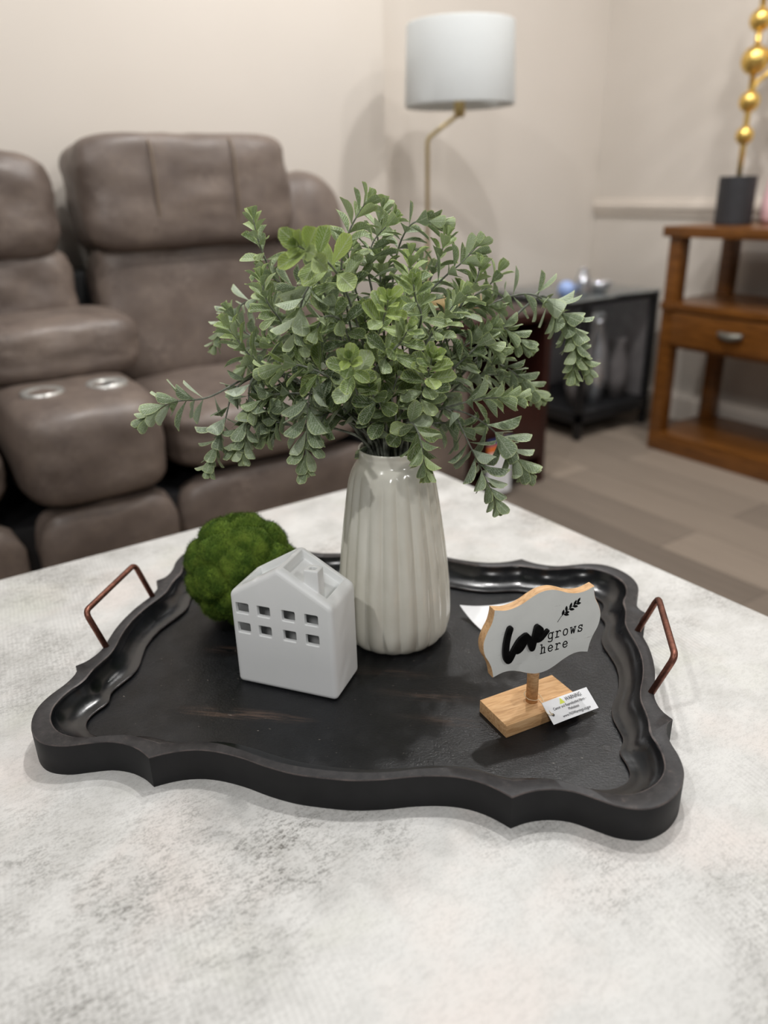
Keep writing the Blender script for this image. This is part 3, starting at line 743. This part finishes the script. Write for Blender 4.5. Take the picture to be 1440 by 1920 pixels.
# block, long side turned 5 degrees from the board
box(bm, -.047, .0485, -.0165, .0325, 0, .015, .0008, 2, Matrix.Rotation(math.radians(4.8), 4, 'Z'))
obj('base_block', bm, M_PINE, sign, angle=40)
bm = bmesh.new(); lathe(bm, [(.0062, .0149), (.0062, .07)], 24, (0, .0055, 0), cap1=True)
obj('post', bm, M_PINE, sign, smooth=True)
HALF = [(0, 137.6), (8, 136.6), (17, 133.2), (26, 129.0), (36, 126.3), (46, 126.0), (57.5, 129.0), (58.3, 122.0), (60.5, 114.0), (65, 105.5), (68.2, 96.5), (68.6, 88.5), (66.5, 79.5), (62, 71), (58.5, 62), (56.5, 51.5), (46, 54.2), (36, 53.6), (26, 50.0), (17, 45.6), (8, 42.2), (0, 41.2)]
def seg(a, b): return [(p.x, p.z) for p in catmull([(x, 0, z) for x, z in HALF[a:b + 1]], 5)]
R_ = seg(0, 6)[:-1] + seg(6, 15)[:-1] + seg(15, 21)
R_ = [(x * .001, z * .001 + .0155) for x, z in R_]; OL = R_ + [(-x, z) for x, z in R_[1:-1][::-1]]
OL = [(x + .0015, z) for x, z in OL]
bm = bmesh.new(); n = len(OL)
cx, cz = .0015, .105
def off(t): return [(cx + (x - cx) * t, cz + (z - cz) * t) for x, z in OL]
rg = []
for t, y in ((1, .0035), (1, -.0052), (.990, -.0060)):
    rg.append([bm.verts.new((x, y, z)) for x, z in off(t)])
for a, b in zip(rg, rg[1:]):
    for i in range(n): bm.faces.new((a[i], a[(i + 1) % n], b[(i + 1) % n], b[i]))
for r_, m_ in ((rg[0], 0), (rg[-1], 1)):
    for t in tessellate_polygon([[v.co for v in r_]]):
        f = bm.faces.new([r_[q] for q in t]); f.material_index = m_
plaque = obj('plaque', bm, [M_PINE, M_BOARD], sign, angle=40); plaque['label'] = 'whitewashed scalloped plaque with black lettering'
I4 = Matrix.Identity(4)
def up(L_): return [(x * .001 + .0, z * .001 + .0155) for x, z in L_]
def sm(L_, n=6): return [(p.x, p.z) for p in catmull([(x, 0, z) for x, z in L_], n)]
bm = bmesh.new(); W8 = .0069
ribbon(bm, up(sm([(-38.6, 104.2), (-40.6, 97), (-42.2, 86), (-42, 75), (-39.5, 68.8), (-37.2, 69.5), (-33, 78), (-27, 87.5), (-21, 91.6)])), W8, .0058, .0088, I4)
ribbon(bm, up(sm([(-19.5, 91.8), (-24.5, 89), (-29, 82), (-29.5, 77), (-26, 78), (-22, 83.5), (-20, 90)])), W8 * .9, .0058, .0088, I4)
ribbon(bm, up(sm([(-20, 91.8), (-16.5, 88), (-14.2, 81), (-12, 75.5)])), W8 * .9, .0058, .0088, I4)
ribbon(bm, up(sm([(-12, 75.5), (-9.5, 87), (-7.4, 98.5)])), W8 * .95, .0058, .0088, I4)
ribbon(bm, up(sm([(-6.6, 99), (-2.5, 95), (-3.5, 90.5), (-8, 87), (-6.5, 83.4), (-2, 84.2), (4.6, 91.2)])), W8 * .66, .0058, .0088, I4)
obj('raised_lettering', bm, M_PAINTB, plaque, angle=40)['label'] = 'thick black brush lettering reading love'
# typewriter letters: strokes in units of x-height
GL = {
 'g': [[(.78, 1), (.98, 1)], [(.78, 1), (.78, -.22), (.62, -.42), (.3, -.42), (.12, -.32)], [(.78, .75), (.62, .97), (.4, 1), (.16, .86), (.08, .52), (.2, .18), (.44, .06), (.66, .14), (.78, .32)]],
 'r': [[(.05, 1), (.28, 1), (.28, 0)], [(.05, 0), (.62, 0)], [(.28, .66), (.42, .9), (.62, 1), (.8, .96), (.86, .84)]],
 'o': [[(.45, 1), (.2, .9), (.08, .5), (.2, .1), (.45, 0), (.7, .1), (.82, .5), (.7, .9), (.45, 1)]],
 'w': [[(-.02, 1), (.26, 1)], [(.66, 1), (.96, 1)], [(.1, 1), (.26, 0), (.46, .78), (.66, 0), (.84, 1)]],
 's': [[(.76, 1), (.76, .74)], [(.76, .82), (.58, .99), (.3, .98), (.16, .78), (.26, .58), (.64, .46), (.78, .26), (.66, .04), (.36, 0), (.12, .2)], [(.12, .3), (.12, 0)]],
 'h': [[(.0, 1.5), (.2, 1.5), (.2, 0)], [(.02, 0), (.38, 0)], [(.2, .68), (.36, .94), (.56, 1), (.7, .84), (.72, 0)], [(.56, 0), (.9, 0)]],
 'e': [[(.1, .52), (.8, .52), (.76, .78), (.6, .97), (.4, 1), (.18, .84), (.08, .5), (.2, .14), (.44, 0), (.64, .04), (.82, .2)]],
}
def word(bm, s, x, z, xh, adv, slope=0.0):
    for ch in s:
        for st in GL[ch]:
            pts = [(x + a * xh * .95, z + b * xh + slope * (a * xh)) for a, b in st]
            if len(st) > 3: pts = sm(pts, 3)
            ribbon(bm, up(pts), .00125, .0060, .00612, I4)
        x += adv; z += adv * slope
bm = bmesh.new(); word(bm, 'grows', 7.0, 79.6, 7.2, 8.9); word(bm, 'here', -.9, 64.9, 7.0, 8.8)
obj('printed_lettering', bm, M_INK, plaque)['label'] = 'thin black typewriter lettering reading grows here'
bm = bmesh.new()
ribbon(bm, up(sm([(17.4, 97.5), (22.4, 104.1), (29.9, 109.4), (37.0, 113.1), (41.5, 115.3)])), .0006, .0060, .00612, I4)
for bx_, bz_, dx, dz, l_ in ((24.2, 104.9, 6, -2.2, 6.8), (22.6, 103.8, 1.2, 5.6, 6.6), (27, 107.6, -.2, 5.2, 6.2), (30.5, 109.2, 5.8, -1.6, 6.4), (31, 109.8, 1.6, 5.6, 6.6), (34.6, 111.6, 5.6, -1.4, 6.2), (35.6, 112.2, 2.4, 5.2, 6.2), (38.2, 113.6, 5.4, -.4, 5.8), (39.4, 114.6, 2.8, 4.2, 5.8), (26, 106.4, 5.2, -.6, 4.6)):
    m_ = math.hypot(dx, dz); dx, dz = dx / m_, dz / m_
    pts = [(bx_ + dx * l_ * t, bz_ + dz * l_ * t) for t in (0, .12, .3, .5, .7, .88, 1)]
    ribbon(bm, up(pts), [.0003, .0015, .0026, .0030, .0025, .0013, .0003], .0060, .00612, I4)
obj('printed_leaf_sprig', bm, M_INK, plaque)['label'] = 'small black printed leafy twig'

# warning tag tied to the post
WM = sign.matrix_world
bpy.context.view_layer.update(); WI = sign.matrix_world.inverted()
kk = .994
C0 = V((0, 0, 1))
TP = [C0 + (V(p) - C0) * kk for p in ((.5002, .4648, .498), (.5632, .4610, .4936), (.5592, .4408, .4801), (.4961, .4445, .4845))]
ex = (TP[1] - TP[0]); wl = ex.length; ex.normalize(); ey = (TP[0] - TP[3]); hl = ey.length; ey = (ey - ex * ey.dot(ex)).normalized(); ez = ex.cross(ey)
TM = Matrix(((ex.x, ey.x, ez.x, TP[3].x), (ex.y, ey.y, ez.y, TP[3].y), (ex.z, ey.z, ez.z, TP[3].z), (0, 0, 0, 1)))
TM = WI @ TM
bm = bmesh.new(); NX, NY = 16, 6; top = []; bot = []
def tz(x, y): return .0008 * math.sin(PI * x / wl) + .0003 * math.sin(7 * x / wl)
hx, hy = .0048, .0128
for s in (0, 1):
    rows = [[bm.verts.new(TM @ V((wl * i / NX, hl * j / NY, tz(wl * i / NX, 0) - s * .0003))) for j in range(NY + 1)] for i in range(NX + 1)]
    (bot if s else top).extend(rows)
    for i in range(NX):
        for j in range(NY): bm.faces.new((rows[i][j], rows[i + 1][j], rows[i + 1][j + 1], rows[i][j + 1]))
for i in range(NX):
    for j in (0, NY): bm.faces.new((top[i][j], top[i + 1][j], bot[i + 1][j], bot[i][j]))
for j in range(NY):
    for i in (0, NX): bm.faces.new((top[i][j], top[i][j + 1], bot[i][j + 1], bot[i][j]))
wt = obj('warning_tag', bm, M_PAPER, sign, angle=40); wt['label'] = 'small white paper warning tag tied to the post'
def TT(x, y, z=.00105): return TM @ Matrix.Translation((x, y, z))
text_mesh('WARNING:', .0062, M_TAGINK, wt, 'tag_lettering', TT(.0285, .0182), xs=.74)
text_mesh('Cancer and Reproductive Harm -', .0042, M_TAGINK, wt, 'tag_lettering', TT(.0085, .0130), xs=.80)
text_mesh('Phthalates', .0042, M_TAGINK, wt, 'tag_lettering', TT(.0262, .0083), xs=.85)
text_mesh('www.P65Warnings.ca.gov', .0044, M_TAGINK, wt, 'tag_lettering', TT(.0150, .0030), xs=.84)
def flat(name, poly, z, m):
    bm = bmesh.new()
    vs = [bm.verts.new(TM @ V((x, y, z))) for x, y in poly]; bm.faces.new(vs)
    return obj(name, bm, m, wt)
flat('warning_triangle', [(.0195, .0170), (.0268, .0170), (.02315, .0236)], .00104, M_YEL)
bm = bmesh.new()
ribbon(bm, [(.0195, .0170), (.0268, .0170), (.02315, .0236), (.0195, .0170)], .00035, -.00108, -.00114, TM @ Matrix.Rotation(math.radians(-90), 4, 'X') @ Matrix.Scale(-1, 4, (0, 0, 1)))
ribbon(bm, [(.02315, .0213), (.02315, .0192)], .0006, -.00108, -.00114, TM @ Matrix.Rotation(math.radians(-90), 4, 'X') @ Matrix.Scale(-1, 4, (0, 0, 1)))
obj('triangle_outline', bm, M_TAGINK, wt)
flat('punched_hole', [(hx + .0016 * math.cos(q * PI / 8), hy - .0035 + .0016 * math.sin(q * PI / 8)) for q in range(16)], .0011, M_BLACK)
bm = bmesh.new()
h3 = TM @ V((hx, hy - .0035, .0012))
loop = [h3, h3 + V((-.006, .002, .002)), V((.004, -.0035, .0205)), V((0, -.0012, .0195)), V((-.0066, .003, .021)), V((-.006, .011, .0225)), V((.002, .0128, .0235)), V((.0068, .007, .022)), V((.008, .0, .021)), h3 + V((-.002, .005, .0022)), h3]
tube(bm, catmull(loop, 6), .0004, 6)
obj('string', bm, M_STRING, wt, smooth=True)

# curled white paper behind the sign
bm = bmesh.new(); NU, NVv = 14, 10
c00, c10, c01, c11 = V((.5616, .6262, FZ + .0012)), V((.636, .560, FZ + .0012)), V((.5636, .6794, FZ + .016)), V((.668, .641, FZ + .020))
g0 = []; g1 = []
for s in (0, 1):
    G = []
    for i in range(NU + 1):
        u = i / NU; row = []
        for j in range(NVv + 1):
            v = j / NVv
            p = c00.lerp(c10, u).lerp(c01.lerp(c11, u), v)
            p.z = FZ + .0012 + (p.z - FZ - .0012) * v * 1.0 + .0
            dip = 4 * u * (1 - u) * v
            p += V((-.2, -.5, 0)) * .018 * dip - V((0, 0, 1)) * .004 * dip
            row.append(bm.verts.new(p - V((0, 0, .0004)) * s))
        G.append(row)
    (g1 if s else g0).extend(G)
    for i in range(NU):
        for j in range(NVv): bm.faces.new((G[i][j], G[i + 1][j], G[i + 1][j + 1], G[i][j + 1]))
for i in range(NU):
    for j in (0, NVv): bm.faces.new((g0[i][j], g0[i + 1][j], g1[i + 1][j], g1[i][j]))
for j in range(NVv):
    for i in (0, NU): bm.faces.new((g0[i][j], g0[i][j + 1], g1[i][j + 1], g1[i][j]))
tag(obj('paper_sheet', bm, M_PAPER, angle=50), 'curled blank white paper slip lying in the tray behind the wooden sign', 'paper')
# ------------------------------------------------------------------ sofa
def cushion(name, x0, x1, y0, y1, z0, z1, parent, n=4.5, lean=0, mat=None, wob=.006, sub=22, ncol=None, sq=(1, 1, 1)):
    bm = bmesh.new(); bmesh.ops.create_cube(bm, size=2)
    bmesh.ops.subdivide_edges(bm, edges=bm.edges, cuts=sub, use_grid_fill=True)
    c = V(((x0 + x1) / 2, (y0 + y1) / 2, (z0 + z1) / 2)); h = V(((x1 - x0) / 2, (y1 - y0) / 2, (z1 - z0) / 2))
    R = Matrix.Rotation(math.radians(lean), 3, 'X')
    for v in bm.verts:
        p = v.co; s = (abs(p.x) ** n + abs(p.y) ** n + abs(p.z) ** n) ** (-1 / n); q = p * s
        w = noise.noise(V((q.x * 2.1 + x0 * 7, q.y * 2.1 + y0 * 5, q.z * 2.1 + z0 * 3))) * wob + noise.noise(V((q.x * 6 + x0 * 7, q.y * 3, q.z * 6))) * wob * .35
        q = V((q.x * h.x, q.y * h.y, q.z * h.z)); q += q.normalized() * w
        v.co = c + R @ q
    return obj(name, bm, mat or M_LEATHER, parent, smooth=True)
sofa = thing('reclining_sofa', 'brown leather reclining sofa with cup holder console, against the wall behind the coffee table', 'sofa', (0, 0, 0))
def sofa_unit(x0, x1):
    cushion('backrest', x0 + .01, x1 - .005, 2.20, 2.40, .47, .885, sofa, 5, -4, wob=.012)
    hr = cushion('headrest', x0, x1, 2.17, 2.45, .845, 1.140, sofa, 6.2, -3, wob=.009)
    cushion('seat_cushion', x0, x1, 1.735, 2.30, .335, .520, sofa, 4.2, 0, wob=.010)
    cushion('footrest', x0 + .003, x1 - .003, 1.755, 1.86, .05, .335, sofa, 4.5, 3, wob=.008)
    for fx in (.30, .68):
        bm = bmesh.new(); xx = x0 + (x1 - x0) * fx
        tube(bm, catmull([(xx, 2.168 + .006, .90), (xx, 2.150 + .012, .97), (xx, 2.150 + .012, 1.05), (xx, 2.175, 1.115), (xx, 2.24, 1.140)], 6), .003, 6)
        obj('seam_piping', bm, M_SEAM, hr, smooth=True)
sofa_unit(.560, 1.165)
sofa_unit(-.42, .205)
# console with cup holders
con = bmesh.new()
cushion('console_backrest', .205, .515, 2.20, 2.40, .62, .87, sofa, 5, -4, wob=.008)
cushion('console_headrest', .175, .503, 2.18, 2.45, .835, 1.100, sofa, 4.0, -3, wob=.008)
cushion('console_lid', .215, .612, 1.99, 2.33, .560, .722, sofa, 4.2, 0, wob=.006)
cb = cushion('console_box', .222, .560, 1.715, 2.30, .33, .582, sofa, 5.0, 0, wob=.004)
cushion('console_front_panel', .226, .556, 1.735, 1.86, .05, .335, sofa, 4.5, 3, wob=.006)
for cx_, cy_ in ((.318, 1.885), (.462, 1.878)):
    bm = bmesh.new()
    lathe(bm, [(.030, .578), (.034, .583), (.045, .586), (.048, .583), (.048, .575)], 32, (cx_, cy_, 0), cap0=False)
    lathe(bm, [(.0005, .5795), (.032, .5805)], 32, (cx_, cy_, 0), cap0=True)
    ch = obj('cup_holder', bm, M_CUP, sofa, smooth=True); ch['label'] = 'silver cup holder ring'
    bm = bmesh.new(); lathe(bm, [(.0005, .5812), (.014, .5815), (.015, .5805)], 24, (cx_ + .002, cy_, 0)); obj('cup_liner', bm, M_CUPIN, ch, smooth=True)
cushion('armrest', 1.168, 1.500, 1.72, 2.42, .04, .620, sofa, 5.5, 0, wob=.008)
cushion('wing', 1.10, 1.385, 2.22, 2.46, .50, 1.045, sofa, 3.2, -3, wob=.008)
cushion('armrest', -.75, -.425, 1.72, 2.42, .04, .620, sofa, 5.5, 0, wob=.008)
bxo('base_frame', -.74, 1.49, 1.80, 2.44, .03, .30, M_BLACK, sofa, .01)
bxo('back_frame', -.72, 1.36, 2.36, 2.46, .25, .80, M_BLACK, sofa, .02)
for fx in (-.70, 1.44):
    for fy in (1.84, 2.38): bxo('foot', fx - .03, fx + .03, fy - .03, fy + .03, 0, .032, M_BLACK, sofa, .004)

# ------------------------------------------------------------------ dark end table with lamp
et = thing('end_table', 'dark reddish-brown open-front end table at the right end of the sofa', 'end table', (1.735, 2.12, 0))
bxo('top', -.205, .205, -.275, .275, .575, .605, M_DARKW, et, .006)
bxo('side_panel', -.19, -.165, -.26, .26, .03, .576, M_DARKW, et)
bxo('side_panel', .165, .19, -.26, .26, .03, .576, M_DARKW, et)
bxo('back_panel', -.166, .166, .24, .26, .03, .576, M_DARKW, et)
bxo('shelf', -.166, .166, -.25, .24, .30, .322, M_DARKW, et)
bxo('shelf', -.166, .166, -.25, .24, .04, .062, M_DARKW, et)
d_ = bxo('drawer', -.163, .163, -.262, -.02, .10, .298, M_DARKW, et, .005)
bm = bmesh.new(); lathe(bm, [(.006, 0), (.006, .012), (.013, .018), (.013, .024), (.004, .028)], 16)
kn = obj('knob', bm, M_PEWTER, d_, smooth=True); kn.location = (0, -.262, .2); kn.rotation_euler = (PI / 2, 0, 0)
for sx in (-1, 1):
    for sy in (-1, 1): bxo('foot', sx * .17 - .02, sx * .17 + .02, sy * .24 - .02, sy * .24 + .02, 0, .032, M_DARKW, et)
ht = thing('hang_tag', 'white price tag with orange and blue bands hanging in front of the dark end table', 'tag', (1.675, 1.825, .02))
bxo('card', -.05, .055, 0, .0012, 0, .150, M_PAPER, ht, 0)
bxo('printed_band', -.05, .055, -.0006, .0018, .150, .178, M_ORANGE, ht, 0)['label'] = 'orange printed band'
bxo('printed_band', -.05, .055, -.0006, .0018, .178, .196, M_BLUEP, ht, 0)['label'] = 'dark blue printed band'
bm = bmesh.new(); tube(bm, [(.0, .0005, .194), (.01, .008, .205), (.05, .012, .2)], .001, 6); obj('string', bm, M_STRING, ht, smooth=True)

lamp = thing('table_lamp', 'table lamp with white drum shade and thin brass frame, against the beige back wall', 'lamp', (1.79, 2.195, .605))
bm = bmesh.new(); n = 64
r0, r1, z0, z1 = .176, .168, .622, .852
lathe(bm, [(r0, z0), (r0 + .001, z0 + .004), (r1 + .001, z1 - .004), (r1, z1), (r1 - .003, z1), (r0 - .003, z0), (r0, z0)], n, cap0=False)
bmesh.ops.remove_doubles(bm, verts=bm.verts, dist=1e-6)
sh = obj('lamp_shade', bm, M_SHADE, lamp, smooth=True)
bm = bmesh.new(); lathe(bm, [(.014, .59), (.018, .60), (.018, .65), (.012, .66), (.010, .68)], 20, cap1=True); obj('socket', bm, M_BRASS, lamp, smooth=True)
bm = bmesh.new()
bmesh.ops.create_uvsphere(bm, u_segments=20, v_segments=12, radius=.03, matrix=Matrix.Translation((0, 0, .72))); obj('bulb', bm, M_PAPER, lamp, smooth=True)
for s_ in (-1,):
    bm = bmesh.new(); ux, uy = .834, -.552
    P = round_poly([(s_ * .105 * ux, s_ * .105 * uy, .012), (s_ * .105 * ux, s_ * .105 * uy, .53), (0, 0, .60)], .02)
    if s_ > 0: P = round_poly([(.03, .02, .012), (.03, .02, .50), (0, 0, .60)], .02)
    tube(bm, P, .0065, 10); obj('frame_rod', bm, M_BRASS, lamp, smooth=True)
bm = bmesh.new(); lathe(bm, [(.12, 0), (.12, .010), (.114, .014), (.0005, .014)], 40); obj('base', bm, M_BRASS, lamp, smooth=False)
for q in range(3):
    bm = bmesh.new(); a = q * 2 * PI / 3; tube(bm, [(0, 0, .675), (r0 * .985 * math.cos(a), r0 * .985 * math.sin(a), .655)], .0018, 6); obj('shade_spoke', bm, M_BRASS, lamp)

# ------------------------------------------------------------------ oak console table
ck = thing('console_table', 'honey-brown wooden console table with a drawer and lower shelf, against the right wall', 'console table', (2.52, 1.88, 0))
DX, LY = .38, -1.20
bxo('top', -.018, DX, LY - .02, .02, .800, .836, M_OAK, ck, .004)
for x in (0, DX - .06):
    for y in (-.052, LY): bxo('leg', x, x + .052, y, y + .052, .07, .801, M_OAK, ck, .003)
bxo('bottom_shelf', 0, DX - .008, LY, 0, .0, .075, M_OAK, ck, .003)
bxo('middle_shelf', -.008, DX - .008, LY - .004, .004, .545, .572, M_OAK, ck, .003)
bxo('drawer_case', .012, DX - .012, LY + .01, -.01, .405, .546, M_OAK, ck, .003)
dr = bxo('drawer', -.004, .014, -.62, -.05, .420, .538, M_OAK, ck, .004)
bxo('drawer', -.004, .014, LY + .05, -.635, .420, .538, M_OAK, ck, .004)
def pull(y, par):
    bm = bmesh.new()
    for k_ in range(13):
        pass
    P = [(-.010 - .012 * math.sin(PI * t / 12), y - .045 + .09 * t / 12, .487 - .006 * math.sin(PI * t / 12)) for t in range(13)]
    tube(bm, P, [.009 + .006 * math.sin(PI * t / 12) for t in range(13)], 10)
    return obj('drawer_pull', bm, M_PEWTER, par, smooth=True)
pull(-.30, dr); 
GLX, GLY = 2.70, 1.757
gl = thing('gold_bead_lamp', 'gold lamp of stacked metal beads on a black block, on the wooden console', 'lamp', (GLX, GLY, .836))
bm = bmesh.new(); lathe(bm, [(.060, 0), (.063, .003), (.063, .157), (.060, .160), (.0005, .160)], 48)
obj('base', bm, M_BLACKW, gl, angle=40)
def beads(name, dx, dy, zs):
    bm = bmesh.new(); pr = [(.009, .158)]; zc = .158
    for z_, r_ in zs:
        pr.append((.0095, z_ - r_ * .97))
        for q in range(1, 12):
            a = PI * q / 12; pr.append((max(.0095, r_ * math.sin(a)), z_ - r_ * math.cos(a)))
        pr.append((.0095, z_ + r_ * .97))
    pr += [(.0095, .98)]
    lathe(bm, pr, 32, cap1=True)
    for v in bm.verts: v.co.x += dx * max(0, v.co.z - .15); v.co.y += dy * max(0, v.co.z - .15)
    return obj(name, bm, M_GOLD, gl, smooth=True)
beads('bead_stem', 0, 0, [(.288, .030), (.392, .034), (.515, .045), (.630, .035), (.74, .044), (.86, .036)])
bm = bmesh.new(); tube(bm, catmull([(0, 0, .40), (.012, -.012, .45), (.05, -.045, .49), (.062, -.055, .54), (.075, -.066, .96)], 6), .008, 10)
for z_, r_ in ((.535, .042), (.645, .035), (.76, .040), (.87, .034)):
    t_ = (z_ - .54) / .42
    bmesh.ops.create_uvsphere(bm, u_segments=24, v_segments=14, radius=r_, matrix=Matrix.Translation((.062 + .013 * t_, -.055 - .011 * t_, z_)))
obj('bead_stem', bm, M_GOLD, gl, smooth=True)
pk = bmesh.new(); lathe(pk, [(.03, 0), (.042, .02), (.044, .07), (.036, .11), (.03, .15), (.022, .17), (.0005, .18)], 24)
o = obj('pink_ornament', pk, M_PINK, smooth=True); o.location = (2.78, 1.655, .836)
tag(o, 'small pale pink ornament at the right edge of the photo, behind the gold lamp', 'ornament')

# ------------------------------------------------------------------ glass-top accent table
at_ = thing('accent_table', 'black metal-framed accent table with glass top, between the end table and the console', 'side table', (2.54, 2.34, 0))
for lx, rx in ((-.17, 0), (.24, 0)):
    for sy in (-1, 1): bxo('leg', lx - .013, lx + .013, sy * .225 - .013, sy * .225 + .013, 0, .565, M_BLACK, at_, .002)
bm = bmesh.new()
for sy in (-1, 1): box(bm, -.27, .255, sy * .225 - .012, sy * .225 + .012, .545, .567)
for sx in (-.26, .245): box(bm, sx - .010, sx + .010, -.213, .213, .5455, .5665)
obj('top_frame', bm, M_BLACK, at_)
bxo('glass_top', -.275, .26, -.24, .24, .5675, .5735, M_GLASS, at_, .001)
bxo('lower_shelf', -.183, .253, -.238, .238, .07, .115, M_BLACK, at_, .002)
bxo('back_screen', -.183, .253, .20, .21, .116, .544, M_GREYF, at_, .002)['label'] = 'grey fabric screen'
bxo('side_screen', .243, .252, -.21, .20, .116, .544, M_GREYF, at_, .002)['label'] = 'grey side panel'
def ornament(name, prof, loc, mat, label, cat, group=None):
    bm = bmesh.new(); lathe(bm, prof, 28, cap1=False); o = obj(name, bm, mat, smooth=True); o.location = loc
    return tag(o, label, cat, group)
TZ = .5737
def sph(r, m=12, z0=0): return [(max(.0004, r * math.sin(PI * q / m)), z0 + r - r * math.cos(PI * q / m)) for q in range(m + 1)]
ornament('glass_ball', sph(.034), (2.31, 2.17, TZ), M_BLUE, 'pale blue glass ball on the accent table, partly above the drooping sprig', 'ornament')
ornament('silver_vase', [(.02, 0), (.034, .02), (.036, .05), (.02, .09), (.016, .10), (.02, .108), (.017, .108), (.012, .1), (.03, .05), (.0005, .01)], (2.39, 2.16, TZ), M_SILVER, 'small silver bud vase beside the blue glass ball', 'vase')
ornament('silver_bowl', [(.018, 0), (.03, .006), (.05, .03), (.055, .045), (.052, .045), (.045, .03), (.0005, .012)], (2.53, 2.20, TZ), M_SILVER, 'shiny silver bowl near the middle of the glass accent table', 'bowl')
for i, (x, y, r, h, lb) in enumerate(((2.44, 2.20, .045, .30, 'tall silver-grey vase on the lower shelf of the accent table, nearest the end table'), (2.56, 2.21, .050, .37, 'tallest silver-grey vase on the lower shelf of the accent table'), (2.69, 2.20, .045, .26, 'short silver-grey vase on the lower shelf of the accent table, nearest the console'))):
    ornament('tall_vase', [(r * .6, 0), (r, h * .3), (r * .9, h * .6), (r * .45, h * .88), (r * .6, h), (r * .5, h), (r * .35, h * .88), (r * .7, h * .5), (.0005, .02)], (x, y, .1155), M_GREYF if i != 1 else M_SILVER, lb, 'vase')

# ------------------------------------------------------------------ light
w = bpy.data.worlds.new('World'); S.world = w; w.use_nodes = True
bg = w.node_tree.nodes['Background']; bg.inputs[0].default_value = (.97, .98, 1.0, 1); bg.inputs[1].default_value = WORLD
def area(name, loc, size, power, target=None, col=(1, .985, .965)):
    l = bpy.data.lights.new(name, 'AREA'); l.shape = 'DISK'; l.size = size; l.energy = power; l.color = col
    o = bpy.data.objects.new(name, l); COL.objects.link(o); o.location = loc
    d = V(target if target else (loc[0], loc[1], 0)) - V(loc)
    o.rotation_euler = d.to_track_quat('-Z', 'Y').to_euler(); return o
for i, (x, y, s, p, t) in enumerate(LIGHTS): area('downlight_or_fill', (x, y, 2.85), s, p, t)  # ceiling downlights; the broad pair behind the camera is added fill for front faces

# ------------------------------------------------------------------ camera
cam = bpy.data.cameras.new('camera'); co = bpy.data.objects.new('camera', cam); COL.objects.link(co)
F_ = V((.50824, .76790, -.38992)); R_c = V((.82763, -.56070, -.02537)); 
F_.normalize(); R_c = (R_c - F_ * R_c.dot(F_)).normalized(); U_ = R_c.cross(F_)
co.matrix_world = Matrix(((R_c.x, U_.x, -F_.x, 0), (R_c.y, U_.y, -F_.y, 0), (R_c.z, U_.z, -F_.z, 1), (0, 0, 0, 1)))
cam.sensor_fit = 'VERTICAL'; cam.sensor_height = 36; cam.sensor_width = 27; cam.lens = 36 * 1450 / 1920
cam.clip_start = .02; cam.dof.use_dof = True; cam.dof.focus_distance = .80; cam.dof.aperture_fstop = 2.7
S.camera = co
S.view_settings.view_transform = 'Standard'; S.view_settings.look = 'None'; S.view_settings.gamma = 1
S.view_settings.use_curve_mapping = False
S.view_settings.exposure = EXPO
